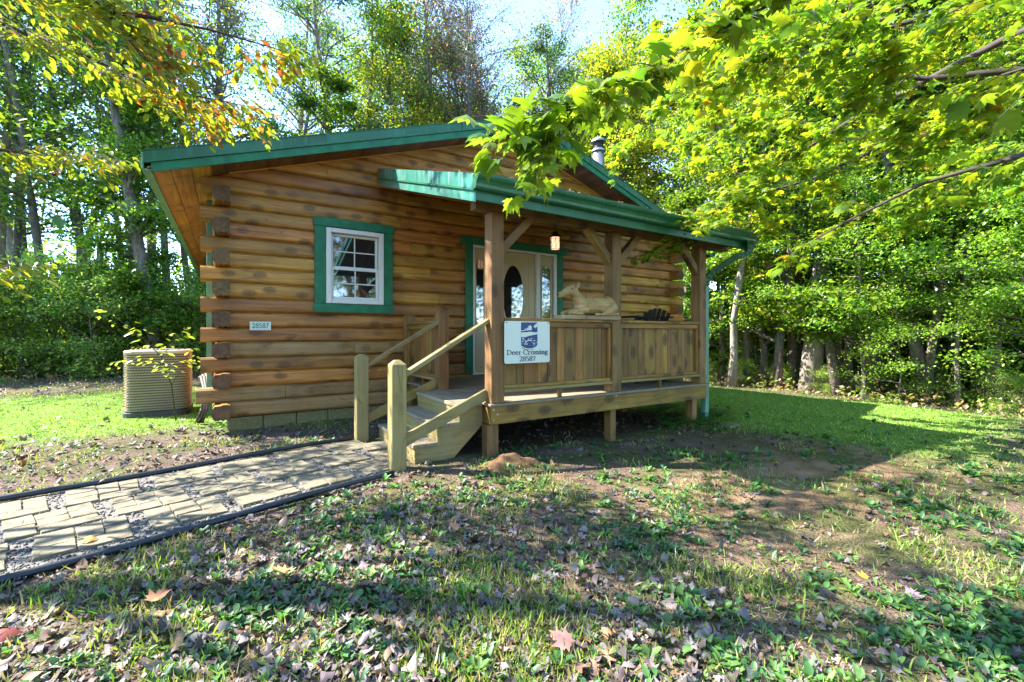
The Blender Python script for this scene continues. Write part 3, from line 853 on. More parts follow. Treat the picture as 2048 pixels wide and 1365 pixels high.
# lean-to roof
RY0, RY1 = 3.48, 6.47
PZ = lambda y: 2.585 + (y - 3.48) * .327
X0, X1 = 1.82, 6.12
proof = empty('roof', (4, 3.5, 2.6)); proof.parent = porch; proof.matrix_local = WM[porch.name].inverted() @ WM[proof.name]
def slope_x(nm, x0, x1, ya, yb, d0, d1, mt):
    return mesh_obj(nm, *prism_x([(ya, PZ(ya) + d0), (yb, PZ(yb) + d0), (yb, PZ(yb) + d1), (ya, PZ(ya) + d1)], x0, x1), mt, proof)
slope_x('roof_panel', X0, X1, RY0 - .03, RY1, -.012, .0, 'rib')
for x in np.arange(X0 + .1, X1, .228):
    slope_x('roof_rib', x - .018, x + .018, RY0 - .035, RY1, .0005, .022, 'rib')
for xx, s in ((X0, -1), (X1, 1)):
    a, b_ = sorted((xx, xx + s * .022))
    slope_x('rake_flashing', a, b_, RY0 - .04, RY1 - .05, -.11, .022, 'green_sheen')
    a, b_ = sorted((xx + s * .001, xx + s * .034))
    slope_x('drip_lip', a, b_, RY0 - .04, RY1 - .05, -.128, -.112, 'green')
    a, b_ = sorted((xx - s * .002, xx + s * .014))
    slope_x('rake_board', a, b_, RY0 - .02, RY1 - .05, -.225, -.130, 'green_sheen')
for i, y in enumerate(np.arange(RY0 + .03, RY1 - .1, .14)):
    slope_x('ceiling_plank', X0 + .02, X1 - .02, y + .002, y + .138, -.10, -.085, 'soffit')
for x in np.arange(X0 + .35, X1 - .1, .6): slope_x('rafter', x, x + .04, RY0 + .02, RY1 - .03, -.20, -.102, 'post')
MB().box(X0, X1, 3.462, 3.482, 2.372, 2.565).build('front_fascia', 'green', proof)
# K style gutter
gp = [(3.459, 2.455), (3.405, 2.455), (3.390, 2.468), (3.385, 2.495), (3.372, 2.520), (3.350, 2.540), (3.342, 2.558), (3.342, 2.580), (3.352, 2.580),
      (3.352, 2.562), (3.360, 2.548), (3.382, 2.527), (3.395, 2.500), (3.400, 2.474), (3.410, 2.465), (3.459, 2.465)]
gx0, gx1 = 1.79, 6.16
V, F = prism_x(gp, gx0, gx1); gut = mesh_obj('gutter', V, F, 'green', proof)
for x in (gx0, gx1 - .004):
    V, F = prism_x([(3.459, 2.455), (3.405, 2.455), (3.390, 2.468), (3.385, 2.495), (3.372, 2.520), (3.350, 2.540), (3.342, 2.558), (3.342, 2.580), (3.459, 2.580)], x - .004, x - .001 if x < 3 else x + .008)
    mesh_obj('gutter_end', V, F, 'green', gut)
# downspout: elbow from the gutter back to the post, then down
def rect_tube(pts, w, d, mat, parent, name, side=Vector((.6, .8, 0))):
    V, F = [], []
    P = [Vector(p) for p in pts]
    for i, p in enumerate(P):
        t = (P[min(i + 1, len(P) - 1)] - P[max(i - 1, 0)]).normalized()
        a = side.normalized(); a = (a - t * a.dot(t)).normalized(); b_ = t.cross(a)
        k = 1.0 if i % 2 else .93
        for (u, v) in ((-1, -1), (1, -1), (1, 1), (-1, 1)): V.append(tuple(p + a * u * w / 2 * k + b_ * v * d / 2 * k))
    n = len(P)
    for i in range(n - 1):
        for k in range(4): F.append((i * 4 + k, i * 4 + (k + 1) % 4, i * 4 + 4 + (k + 1) % 4, i * 4 + 4 + k))
    F += [(3, 2, 1, 0), ((n - 1) * 4, (n - 1) * 4 + 1, (n - 1) * 4 + 2, (n - 1) * 4 + 3)]
    return mesh_obj(name, V, F, mat, parent)
el = []
A_, B_, C_, D_ = Vector((5.98, 3.40, 2.46)), Vector((5.98, 3.40, 2.36)), Vector((5.70, 3.855, 2.02)), Vector((5.69, 3.862, 1.88))
for i in range(5): el.append(A_.lerp(B_, i / 5))
for i in range(9):
    t = i / 8; q = B_ * (1 - t) ** 2 + (B_ + Vector((0, 0, -.10))) * 2 * t * (1 - t) + B_.lerp(C_, .25) * t * t; el.append(q)
el += [B_.lerp(C_, .25 + .5 * (i + 1) / 4) for i in range(4)]
for i in range(1, 9):
    t = i / 8; q = B_.lerp(C_, .75) * (1 - t) ** 2 + C_ * 2 * t * (1 - t) + D_ * t * t; el.append(q)
rect_tube(el, .105, .08, 'green', porch, 'downspout_elbow', Vector((.594, -.44, 0)).cross(Vector((0, 0, 1))))
MB().box(5.65, 5.725, 3.83, 3.90, -.08, 1.90).build('downspout', 'green_pale', porch)

# roof litter caught above the gutter
n = 420
lx = rng.uniform(X0 + .05, X1, n); ly = RY0 - .02 + np.abs(rng.normal(0, .18, n))
lz = 2.585 + (ly - 3.48) * .327 + rng.uniform(.0, .03, n)
scatter_mesh('roof_leaf_litter', MAPLE_S, np.column_stack([lx, ly, lz]), rand_rot(n, .7) * rng.uniform(.035, .085, n)[:, None, None],
             pick([(.32, .25, .2), (.22, .14, .09), (.42, .2, .1), (.4, .36, .33)], n), 'litter')
tag(bpy.data.objects['roof_leaf_litter'], kind='stuff')

# ------------------------------------------------------------------ the steps
st = empty('porch_steps', (1.7, 4.5, 0)); tag(st, 'short wooden stair with handrails rising from the path to the porch deck', 'steps')
ys0, ys1 = 3.93, 5.08
def tread(x0, x1, z):
    w = (x1 - x0) / 2
    for i in range(2): block('tread_board', x0 + i * w + .002, x0 + (i + 1) * w - .002, ys0, ys1, z - .036, z, 'deck', st, .005)
tread(1.875, 2.142, DK - .001); tread(1.645, 1.90, .345); tread(1.42, 1.67, .178)
for x, za, zb in ((1.890, .312, .474), (1.660, .145, .307), (1.436, -.03, .140)):
    block('riser', x, x + .03, ys0 + .005, ys1 - .005, za + .083, zb, 'treated', st)
    block('riser', x + .002, x + .028, ys0 + .005, ys1 - .005, za, za + .081, 'treated', st)
def stringer(y, mat='treated'):
    # saw tooth board, the lower edge running straight to the ground
    P = [(1.470, -.06), (1.470, .139), (1.695, .139), (1.695, .306), (1.925, .306), (1.925, .472), (2.16, .472), (2.16, .285), (1.78, -.06)]
    V = [(x, y, z) for x, z in P] + [(x, y + .038, z) for x, z in P]; n = len(P)
    F = [tuple(range(n)), tuple(range(n, 2 * n))[::-1]] + [(i, n + i, n + (i + 1) % n, (i + 1) % n) for i in range(n)]
    return mesh_obj('stringer', V, F, mat, st)
stringer(ys0 + .03); stringer((ys0 + ys1) / 2); stringer(ys1 - .06)
newel(1.255, 3.875, -.2, .968, .13, st, 'treated'); newel(1.255, 5.135, -.2, .972, .13, st, 'treated')
board('handrail', (1.305, 3.875, .825), (2.18, 3.875, 1.335), .085, .04, 'treated', st)
board('handrail', (1.305, 5.135, .835), (2.18, 5.135, 1.345), .085, .04, 'treated', st)
board('handrail_support', (1.32, 3.88, .775), (2.17, 3.88, 1.27), .036, .07, 'treated', st) if False else None
board('lower_rail', (1.315, 3.895, .235), (2.175, 3.895, .600), .038, .105, 'treated', st)
board('lower_rail', (1.315, 5.155, .235), (2.175, 5.155, .600), .038, .105, 'treated', st)

# ------------------------------------------------------------------ lantern hanging under the porch roof
lx, ly, lz = 4.13, 5.30, 2.56
lan = empty('porch_lantern', (lx, ly, lz)); tag(lan, 'lit lantern with black cap hanging under the porch roof', 'lantern')
V, F = tube_geo([(lx, ly, 2.70), (lx, ly, PZ(ly) - .10)], .008, 8); mesh_obj('hanger_rod', V, F, 'iron', lan)
V, F = tube_geo([(lx, ly, 2.645), (lx, ly, 2.655), (lx, ly, 2.685), (lx, ly, 2.70), (lx, ly, 2.715), (lx, ly, 2.735)], [.098, .098, .055, .045, .05, .02], 16); mesh_obj('cap', V, F, 'iron', lan, None, True)
V, F = tube_geo([(lx, ly, 2.47), (lx, ly, 2.643)], [.062, .068], 12); sh = mesh_obj('lamp_shade', V, F, 'lamp', lan, None, True)
B = MB()
for z in (2.468, 2.62):
    for k in range(12):
        a, b_ = 2 * math.pi * k / 12, 2 * math.pi * (k + 1) / 12
        B.add(tube_geo([(lx + .071 * math.cos(a), ly + .071 * math.sin(a), z), (lx + .071 * math.cos(b_), ly + .071 * math.sin(b_), z)], .004, 5))
for k in range(6):
    a = 2 * math.pi * k / 6; B.add(tube_geo([(lx + .071 * math.cos(a), ly + .071 * math.sin(a), 2.466), (lx + .071 * math.cos(a), ly + .071 * math.sin(a), 2.645)], .004, 5))
    b_ = a + math.pi / 3; B.add(tube_geo([(lx + .0715 * math.cos(a), ly + .0715 * math.sin(a), 2.49), (lx + .066 * math.cos(a + .52), ly + .066 * math.sin(a + .52), 2.55), (lx + .0715 * math.cos(b_), ly + .0715 * math.sin(b_), 2.615)], .003, 5))
B.build('wire_guard', 'iron', lan)

# ------------------------------------------------------------------ sign on the railing
sg = empty('sign_board', (2.567, 3.75, 1.115)); tag(sg, 'white sign reading Deer Crossing 28587 with blue emblem on the porch railing', 'sign')
def rrect(x0, x1, z0, z1, r, n=6):
    P = []
    for cx, cz_, a0 in ((x1 - r, z1 - r, 0), (x0 + r, z1 - r, 90), (x0 + r, z0 + r, 180), (x1 - r, z0 + r, 270)):
        for i in range(n + 1): a = R(a0 + 90 * i / n); P.append((cx + r * math.cos(a), cz_ + r * math.sin(a)))
    return P
def sheet(name, P, y, mat, parent, th=.0012):
    n = len(P); V = [(x, y, z) for x, z in P] + [(x, y + th, z) for x, z in P]
    return mesh_obj(name, V, [tuple(range(n)), tuple(range(n, 2 * n))[::-1]] + [(i, n + i, n + (i + 1) % n, (i + 1) % n) for i in range(n)], mat, parent)
SX0, SX1, SZ0, SZ1 = 2.290, 2.848, .903, 1.327
sheet('plate', rrect(SX0, SX1, SZ0, SZ1, .022), 3.749, 'sign', sg, .004)
su = lambda u, v: (SX0 + u * (SX1 - SX0), SZ1 - v * (SZ1 - SZ0))    # 0..1 across, 0..1 down
ys = 3.7476
emb = [su(.352, .025), su(.352, .55), (su(.36, .60)), su(.42, .64), su(.50, .665), su(.58, .66), su(.65, .63), su(.705, .59), su(.715, .55), su(.715, .025)]
sheet('emblem', emb, ys, 'blue', sg)
E = MB()
def es(pts):
    P = [su(*p) for p in pts]; n = len(P); V = [(x, ys - .0006, z) for x, z in P] + [(x, ys - .0001, z) for x, z in P]
    E.add((V, [tuple(range(n)), tuple(range(n, 2 * n))[::-1]] + [(i, n + i, n + (i + 1) % n, (i + 1) % n) for i in range(n)]))
es([(.354, .225), (.40, .215), (.43, .22), (.43, .232), (.354, .24)])
for (a, w, t, bt) in ((.43, .035, .17, .225), (.475, .035, .15, .222), (.51, .03, .10, .215), (.54, .03, .085, .215), (.565, .02, .11, .21), (.445, .02, .19, .225)):
    es([(a, bt), (a, t + .02), (a + w * .4, t), (a + w, t + .025), (a + w, bt)])
es([(.66, .08), (.69, .06), (.713, .03), (.713, .13), (.68, .14), (.675, .175), (.66, .14), (.635, .15), (.63, .12), (.645, .1)])
es([(.354, .27), (.45, .265), (.56, .25), (.66, .265), (.713, .262), (.713, .31), (.62, .33), (.52, .35), (.45, .38), (.40, .385), (.354, .375)])
for i in range(26):
    u = random.uniform(.365, .70); v = random.uniform(.40, .58)
    if abs(u - .54) < .05 and v > .47: continue
    w = random.uniform(.008, .02); es([(u - w, v), (u - w * .2, v - w * .9), (u + w, v - .004), (u + w * .5, v + w * .8)])
es([(.43, .50), (.50, .45), (.55, .44), (.60, .47), (.575, .48), (.53, .46), (.49, .48), (.45, .53)])
es([(.36, .585), (.42, .63), (.50, .655), (.60, .65), (.66, .62), (.66, .63), (.60, .665), (.50, .672), (.41, .648), (.35, .6)])
E.build('emblem_picture', 'sign', sg)
E = MB()
E.v, E.f = [], []
def es2(pts):
    P = [su(*p) for p in pts]; n = len(P); V = [(x, ys, z) for x, z in P] + [(x, ys + .0012, z) for x, z in P]
    E.add((V, [tuple(range(n)), tuple(range(n, 2 * n))[::-1]] + [(i, n + i, n + (i + 1) % n, (i + 1) % n) for i in range(n)]))
es2([(.37, .625), (.42, .655), (.50, .682), (.60, .682), (.65, .665), (.65, .672), (.60, .69), (.50, .692), (.41, .667), (.36, .635)])
E.build('emblem_rim', 'blue', sg)
# roman lettering drawn with a broad pen
def arc(cx, cy, rx, ry, a0, a1, n=12): return [(cx + rx * math.cos(R(a0 + (a1 - a0) * i / n)), cy + ry * math.sin(R(a0 + (a1 - a0) * i / n))) for i in range(n + 1)]
G = {  # width, strokes; x-height .47, cap height .7
 'D': (.74, [[(.14, 0), (.14, .7)], arc(.14, .35, .5, .33, -90, 90), [(.02, .0), (.2, .0)], [(.02, .7), (.2, .7)]]),
 'e': (.46, [[(.06, .26), (.38, .26)], arc(.23, .235, .18, .23, 10, 325)]),
 'r': (.40, [[(.12, 0), (.12, .45)], arc(.25, .32, .13, .12, 170, 55), [(.02, 0), (.24, 0)], [(.02, .45), (.12, .45)]]),
 ' ': (.26, []),
 'C': (.70, [arc(.37, .35, .31, .35, 40, 320), [(.62, .45), (.62, .68)]]),
 'o': (.50, [arc(.25, .235, .19, .225, 0, 360, 16)]),
 's': (.40, [[(.33, .33), (.33, .45)], arc(.2, .35, .12, .1, 40, 200), [(.09, .31), (.31, .16)], arc(.2, .11, .13, .11, 30, -150), [(.07, .02), (.07, .15)]]),
 'i': (.27, [[(.13, 0), (.13, .45)], [(.03, 0), (.24, 0)], [(.03, .45), (.13, .45)], [(.13, .60), (.13, .68)]]),
 'n': (.54, [[(.12, 0), (.12, .45)], arc(.25, .29, .14, .16, 160, 0), [(.40, .3), (.40, 0)], [(.02, 0), (.22, 0)], [(.31, 0), (.51, 0)], [(.02, .45), (.12, .45)]]),
 'g': (.48, [arc(.21, .31, .14, .15, 0, 360, 14), [(.32, .43), (.45, .44)], arc(.22, -.08, .17, .12, 90, 440, 16), [(.12, .15), (.12, .06), (.3, .03)]]),
 '2': (.5, [arc(.24, .5, .17, .19, 160, -20), [(.40, .42), (.07, .02)], [(.05, .02), (.44, .02)], [(.44, .02), (.45, .13)]]),
 '8': (.5, [arc(.25, .52, .15, .16, 0, 360, 14), arc(.25, .19, .18, .18, 0, 360, 14)]),
 '5': (.5, [[(.12, .67), (.42, .67)], [(.12, .67), (.1, .4)], arc(.22, .21, .2, .21, 110, -140)]),
 '7': (.5, [[(.06, .66), (.44, .66)], [(.44, .66), (.2, 0)], [(.06, .66), (.05, .54)]]),
}
def roman(s, cx, z, h, mat, parent, name, width, th=.135, tn=.062):
    w = sum(G[c][0] for c in s); k = h / .7; kx = width / w; x = cx - width / 2; B = MB()
    for c in s:
        for stt in G[c][1]:
            for (a, b_) in zip(stt[:-1], stt[1:]):
                d = Vector((b_[0] - a[0], b_[1] - a[1])); L = d.length
                if L < 1e-6: continue
                d /= L; wd = (tn + (th - tn) * abs(d.y) ** 1.5) / 2; nn = Vector((-d.y, d.x)) * wd; e = d * .012
                q = [(a[0] - e.x + nn.x, a[1] - e.y + nn.y), (a[0] - e.x - nn.x, a[1] - e.y - nn.y), (b_[0] + e.x - nn.x, b_[1] + e.y - nn.y), (b_[0] + e.x + nn.x, b_[1] + e.y + nn.y)]
                B.add(([(x + kx * u, ys, z + k * v) for u, v in q], [(0, 1, 2, 3)]))
        x += G[c][0] * kx
    # tiny per-quad depth steps so overlapping strokes never share a plane
    B.v = [(a, b_ - .00002 * (i // 4), c) for i, (a, b_, c) in enumerate(B.v)]
    return B.build(name, mat, parent)
roman('Deer Crossing', (SX0 + SX1) / 2, SZ1 - .785 * (SZ1 - SZ0) - .005, .050, 'navy', sg, 'lettering', .505)
roman('28587', (SX0 + SX1) / 2 - .004, SZ1 - .955 * (SZ1 - SZ0), .048, 'navy', sg, 'digits', .20)
for xx in (SX0 + .022, SX1 - .022):
    V, F = tube_geo([(xx, 3.7485, SZ1 - .016), (xx, 3.743, SZ1 - .016)], .006, 8); mesh_obj('screw', V, F, 'iron', sg)

# ------------------------------------------------------------------ carved deer on its plank
deer = empty('carved_deer', (3.5, 3.86, 1.40)); tag(deer, 'carved wooden deer lying on the porch railing, head raised to the left', 'statue')
B = MB()
def ell(c, r, rot=0., n=12):
    bm = bmesh.new(); bmesh.ops.create_uvsphere(bm, u_segments=n, v_segments=8, radius=1)
    ca, sa = math.cos(rot), math.sin(rot)
    V = []
    for v in bm.verts:
        x, y, z = v.co.x * r[0], v.co.y * r[1], v.co.z * r[2]
        V.append((c[0] + ca * x - sa * z, c[1] + y, c[2] + sa * x + ca * z))
    F = [[v.index for v in f.verts] for f in bm.faces]; bm.free(); B.add((V, F))
yd = 3.86
ell((3.66, yd, 1.525), (.20, .095, .108)); ell((3.79, yd, 1.53), (.11, .10, .115)); ell((3.50, yd, 1.515), (.17, .088, .10)); ell((3.39, yd, 1.50), (.10, .075, .095), .3)
B.add(tube_geo([(3.40, yd, 1.50), (3.355, yd, 1.565), (3.31, yd, 1.62), (3.265, yd, 1.67)], [.092, .074, .058, .056], 12))
B.add(tube_geo([(3.285, yd, 1.67), (3.24, yd, 1.683), (3.19, yd, 1.672), (3.12, yd, 1.645), (3.065, yd, 1.628), (3.05, yd, 1.625)], [.046, .064, .057, .040, .032, .020], 12))
for s in (-1, 1):   # ears raised, legs folded
    B.add(tube_geo([(3.285, yd + s * .03, 1.70), (3.305, yd + s * .045, 1.75), (3.305, yd + s * .05, 1.805 if s < 0 else 1.77)], [.015, .019, .006], 8))
    B.add(tube_geo([(3.42, yd + s * .05, 1.47), (3.27, yd + s * .065, 1.452), (3.15, yd + s * .06, 1.428)], [.042, .032, .022], 10))
    B.add(tube_geo([(3.15, yd + s * .06, 1.43), (3.24, yd + s * .085, 1.424), (3.33, yd + s * .09, 1.421)], [.023, .017, .018], 8))
    B.add(tube_geo([(3.82, yd + s * .06, 1.50), (3.70, yd + s * .095, 1.455), (3.62, yd + s * .10, 1.435)], [.075, .050, .028], 10))
    B.add(tube_geo([(3.88, yd + s * .08, 1.43), (3.74, yd + s * .105, 1.424), (3.60, yd + s * .108, 1.421), (3.50, yd + s * .105, 1.421)], [.024, .018, .016, .019], 8))
B.add(tube_geo([(3.88, yd, 1.55), (3.905, yd, 1.51), (3.905, yd, 1.47)], [.025, .02, .01], 8))
body = B.build('body', 'carved', deer, True)
rm = body.modifiers.new('remesh', 'REMESH'); rm.mode = 'VOXEL'; rm.voxel_size = .006; rm.use_smooth_shade = True
sm = body.modifiers.new('smooth', 'SMOOTH'); sm.iterations = 3; sm.factor = .5
for s in (-1, 1):
    B = MB(); ell((3.20, yd + s * .056, 1.695), (.013, .006, .009)); B.build('eye', 'iron', deer, True)
B = MB(); ell((3.044, yd, 1.632), (.010, .012, .009)); B.build('nose', 'iron', deer, True)
P = [(2.985, .0), (3.05, -.09), (3.3, -.105), (3.6, -.10), (3.85, -.11), (3.92, -.08), (3.925, .07), (3.7, .1), (3.3, .1), (3.05, .08)]
V = [(x, yd + y, 1.3635) for x, y in P] + [(x + .008, yd + y * 1.04, 1.385) for x, y in P] + [(x, yd + y * .94, 1.405) for x, y in P]; n = len(P)
plk = mesh_obj('base_plank', V, [tuple(range(n))[::-1], tuple(range(2 * n, 3 * n))] + [(r * n + i, r * n + (i + 1) % n, (r + 1) * n + (i + 1) % n, (r + 1) * n + i) for r in (0, 1) for i in range(n)], 'plank', deer)

# ------------------------------------------------------------------ tall black chair on the porch
ch = empty('adirondack_chair', (5.6, 4.75, DK)); ch.location = (5.0, 4.9, DK); WM[ch.name] = Matrix.Translation((5.0, 4.9, DK))
tag(ch, 'black slatted high-backed porch chair showing above the right railing', 'chair')
cx = 5.07; yb = 4.22
for i in range(6):
    u = (i - 2.5); top = 1.56 - .010 * u * u
    board('back_slat', (cx + u * .080, yb + .10, 1.08), (cx + u * .095, yb - .04, top), .018, .072, 'black', ch, (1, 0, 0), .006)
for s in (-1, 1):
    block('arm_rest', cx + s * .315 - .055, cx + s * .315 + .055, 4.19, 4.85, 1.425, 1.450, 'black', ch, .01)
    block('leg', cx + s * .29 - .03, cx + s * .29 + .03, 4.26, 4.32, DK + .001, 1.423, 'black', ch)
    block('leg', cx + s * .29 - .03, cx + s * .29 + .03, 4.74, 4.8, DK + .001, 1.423, 'black', ch)
    block('stretcher', cx + s * .29 - .02, cx + s * .29 + .02, 4.33, 4.73, .70, .75, 'black', ch)
for i in range(5): block('seat_slat', cx - .25, cx + .25, 4.34 + i * .085, 4.415 + i * .085, 1.08, 1.10, 'black', ch)
block('back_rail', cx - .25, cx + .25, 4.25, 4.29, 1.24, 1.30, 'black', ch)
block('footrest', cx - .255, cx + .255, 4.75, 4.82, .80, .83, 'black', ch)

# ------------------------------------------------------------------ air conditioner
ac = empty('air_conditioner', (-.90, 8.72, .03)); tag(ac, 'tan outdoor air conditioner unit with louvred mesh sides beside the cabin corner', 'air conditioner')
acx, acy, hw, rr = -.90, 8.72, .385, .15
ring = rrect(acx - hw, acx + hw, acy - hw, acy + hw, rr, 5)
def loft(levels, mat, name, smooth=False):
    n = len(ring); V = []
    for z, s in levels: V += [(acx + (x - acx) * s, acy + (y - acy) * s, z) for x, y in ring]
    F = [(r * n + i, r * n + (i + 1) % n, (r + 1) * n + (i + 1) % n, (r + 1) * n + i) for r in range(len(levels) - 1) for i in range(n)]
    F += [tuple(range(n))[::-1], tuple(range((len(levels) - 1) * n, len(levels) * n))]
    return mesh_obj(name, V, F, mat, ac, None, smooth)
loft([(-.05, 1.05), (.055, 1.05), (.06, 1.02)], 'ac_dark', 'base')
loft([(.061, .93), (.90, .93)], 'ac_dark', 'coil')
B = MB()
for i in range(22):
    z = .072 + i * .0378; n = len(ring); V = []
    for zz, sc in ((z, .92), (z, .99), (z + .016, 1.015), (z + .020, .92)): V += [(acx + (x - acx) * sc, acy + (y - acy) * sc, zz) for x, y in ring]
    B.add((V, [(r * n + k, r * n + (k + 1) % n, ((r + 1) % 4) * n + (k + 1) % n, ((r + 1) % 4) * n + k) for r in range(4) for k in range(n)]))
o = B.build('louvre_guard', 'ac', ac); tag(o, kind='stuff')
B = MB()   # diagonal wire mesh over the louvres
per = []
P = ring + [ring[0]]
for a, b_ in zip(P[:-1], P[1:]):
    L = math.hypot(b_[0] - a[0], b_[1] - a[1]); per.append(L)
tot = sum(per)
def onring(d, s=1.022):
    d %= tot; i = 0
    while d > per[i] and i < len(per) - 1: d -= per[i]; i += 1
    t = d / per[i]; x = P[i][0] + (P[i + 1][0] - P[i][0]) * t; y = P[i][1] + (P[i + 1][1] - P[i][1]) * t
    return acx + (x - acx) * s, acy + (y - acy) * s
for k in range(90):
    d0 = k * tot / 90
    pts = []
    for j in range(9):
        x, y = onring(d0 + j * .11); pts.append((x, y, .08 + j * .102))
    B.add(tube_geo(pts, .0022, 4, False))
tag(B.build('wire_mesh', 'ac', ac), kind='stuff')
lid = loft([(.901, 1.02), (.94, 1.03), (.955, .99), (.958, .80), (.945, .76)], 'ac', 'lid')
B = MB()
for r_ in (.08, .14, .20, .26, .31):
    c = [(acx + r_ * math.cos(2 * math.pi * i / 24), acy + r_ * math.sin(2 * math.pi * i / 24), .968 - r_ * .02) for i in range(25)]
    B.add(tube_geo(c, .004, 4, False))
for i in range(8):
    a = i * math.pi / 4; B.add(tube_geo([(acx, acy, .972), (acx + .33 * math.cos(a), acy + .33 * math.sin(a), .962)], .005, 4))
B.build('fan_grille', 'ac_dark', ac)

# ------------------------------------------------------------------ soil heap at the foot of the corner post
V, F = [], []
for i in range(15):
    r_ = i / 14
    for k in range(28):
        a = 2 * math.pi * k / 28; x = 2.24 + .36 * r_ * math.cos(a); y = 3.56 + .17 * r_ * math.sin(a)
        h = .10 * (1 - r_ ** 1.6) * (1 + .6 * mnoise.noise(Vector((x * 9, y * 9, 2)))) + .012 * mnoise.noise(Vector((x * 30, y * 30, 7)))
        V.append((x, y, gz(x, y) - .012 + max(0, h)))
for i in range(14):
    for k in range(28): F.append((i * 28 + k, i * 28 + (k + 1) % 28, i * 28 + 28 + (k + 1) % 28, i * 28 + 28 + k))
o = mesh_obj('soil_heap', V, F, 'mound', None, None, True); tag(o, 'small heap of orange brown soil below the porch corner post', 'soil heap')
# flat stone near the far porch post
block('flat_stone', 5.62, 5.86, 3.45, 3.62, -.06, -.025, 'cobble'); tag(bpy.data.objects['flat_stone'], 'flat grey stone lying in the grass below the right end of the porch', 'stone')
# ------------------------------------------------------------------ vegetation
GREENS = [(.07, .15, .018), (.11, .21, .025), (.16, .27, .03), (.05, .11, .02), (.22, .30, .03)]
YELLOWS = [(.30, .28, .018), (.22, .26, .02), (.38, .27, .015), (.14, .21, .018)]
ORANGE = [(.40, .17, .02), (.34, .10, .02), (.42, .25, .02)]
BLUEG = [(.05, .11, .05), (.07, .13, .055), (.035, .08, .04)]

def wander(p, d, L, n, wob, lift=0.):
    """a crooked line of n+1 points starting at p in direction d"""
    P = [np.array(p, float)]; d = np.array(d, float); d /= np.linalg.norm(d)
    for i in range(n):
        d = d + np.array([random.gauss(0, wob), random.gauss(0, wob), random.gauss(0, wob * .6) + lift]); d /= np.linalg.norm(d)
        P.append(P[-1] + d * L / n)
    return P

def make_tree(seed, h, r0, first, spread, n_limb, leaves, lsize, pal, w=None, up=.35, shape='round', bark='bark', base='LOZ', wob=.05, clus=.34, flat=.5, twig_n=4, leafy=1.):
    """tapered trunk with limbs and twigs, leaves held round the twigs; returns the two meshes"""
    random.seed(seed); rs = np.random.default_rng(seed)
    T = wander((0, 0, -.3), (0, 0, 1), h + .3, 9, wob)
    T = [np.array([p[0], p[1], p[2]]) for p in T]
    rad = [r0 * (1.25 if i == 0 else (1 - i / 9.6) ** .8) for i in range(10)]
    V, F = tube_geo([tuple(p) for p in T], rad, 9)
    B = MB(); B.add((V, F)); C = []
    for i in range(n_limb):
        u = first + (1 - first) * ((i + random.random()) / n_limb)
        k = u * 9; a = int(min(k, 8)); p = T[a] * (1 - (k - a)) + T[a + 1] * (k - a)
        az = random.uniform(0, 2 * math.pi)
        v = (u - first) / (1 - first)
        prof = {'round': math.sin(math.pi * min(1, v * .85 + .15)) * .9 + .2, 'cone': 1.05 - v * .8, 'top': .35 + .65 * v if v < .7 else 1.05 - (v - .7) * 2}[shape]
        L = spread * prof * random.uniform(.7, 1.15)
        up_ = up + v * .7 + random.gauss(0, .12)
        limb = wander(p, (math.cos(az), math.sin(az), up_), L, 5, .16, -.04)
        r1 = max(.012, r0 * (1 - u) * .5 + .012)
        B.add(tube_geo([tuple(q) for q in limb], [r1 * (1 - .16 * j) for j in range(6)], 5, False))
        for t in range(twig_n):
            s = random.uniform(.25, 1); k = s * 5; a = int(min(k, 4)); q = limb[a] * (1 - (k - a)) + limb[a + 1] * (k - a)
            dd = limb[a + 1] - limb[a]; dd /= np.linalg.norm(dd)
            az2 = random.uniform(-1.3, 1.3); c, s_ = math.cos(az2), math.sin(az2)
            d2 = np.array([dd[0] * c - dd[1] * s_, dd[0] * s_ + dd[1] * c, dd[2] * .5 + random.gauss(.02, .2)])
            tw = wander(q, d2, L * random.uniform(.22, .5), 3, .2)
            B.add(tube_geo([tuple(x) for x in tw], [max(.006, r1 * .35), .006, .004, .003], 4, False))
            C += tw[1:]
    me = bpy.data.meshes.new('trunk'); me.from_pydata(B.v, [], B.f); me.materials.append(M[bark])
    me.polygons.foreach_set('use_smooth', [True] * len(me.polygons)); me.update()
    C = np.array(C); n = leaves
    idx = rs.integers(0, len(C), n)
    # some twigs carry many leaves, some few
    wt = rs.gamma(1.2, 1., len(C)); wt /= wt.sum(); idx = rs.choice(len(C), n, p=wt)
    loc = C[idx] + rs.normal(0, 1, (n, 3)) * np.array([clus, clus, clus * flat])
    loc[:, 2] = np.maximum(loc[:, 2], .12)
    tone = np.clip(1 + .28 * rs.normal(0, 1, len(C)), .4, 1.8)[idx][:, None]
    global rng
    keep = rng; rng = rs
    mt = rand_rot(n, .62) * (lsize * rs.uniform(.65, 1.25, n))[:, None, None]
    cl = pick(pal, n, .16, w) * tone
    rng = keep
    Bs = dict(LOZ=LOZ, OVAL=OVAL, MAPLE=MAPLE_S)[base]
    BV, BF = np.array(Bs[0]), np.array(Bs[1])
    VV = (np.einsum('mij,nj->mni', mt, BV) + loc[:, None, :]).reshape(-1, 3)
    FF = (BF[None] + (np.arange(n) * len(BV))[:, None, None]).reshape(-1)
    CC = np.repeat(np.concatenate([np.clip(cl, 0, .9), np.ones((n, 1))], 1), len(BV), 0)
    return me, raw_data('crown', VV, FF, CC, 'leaf')

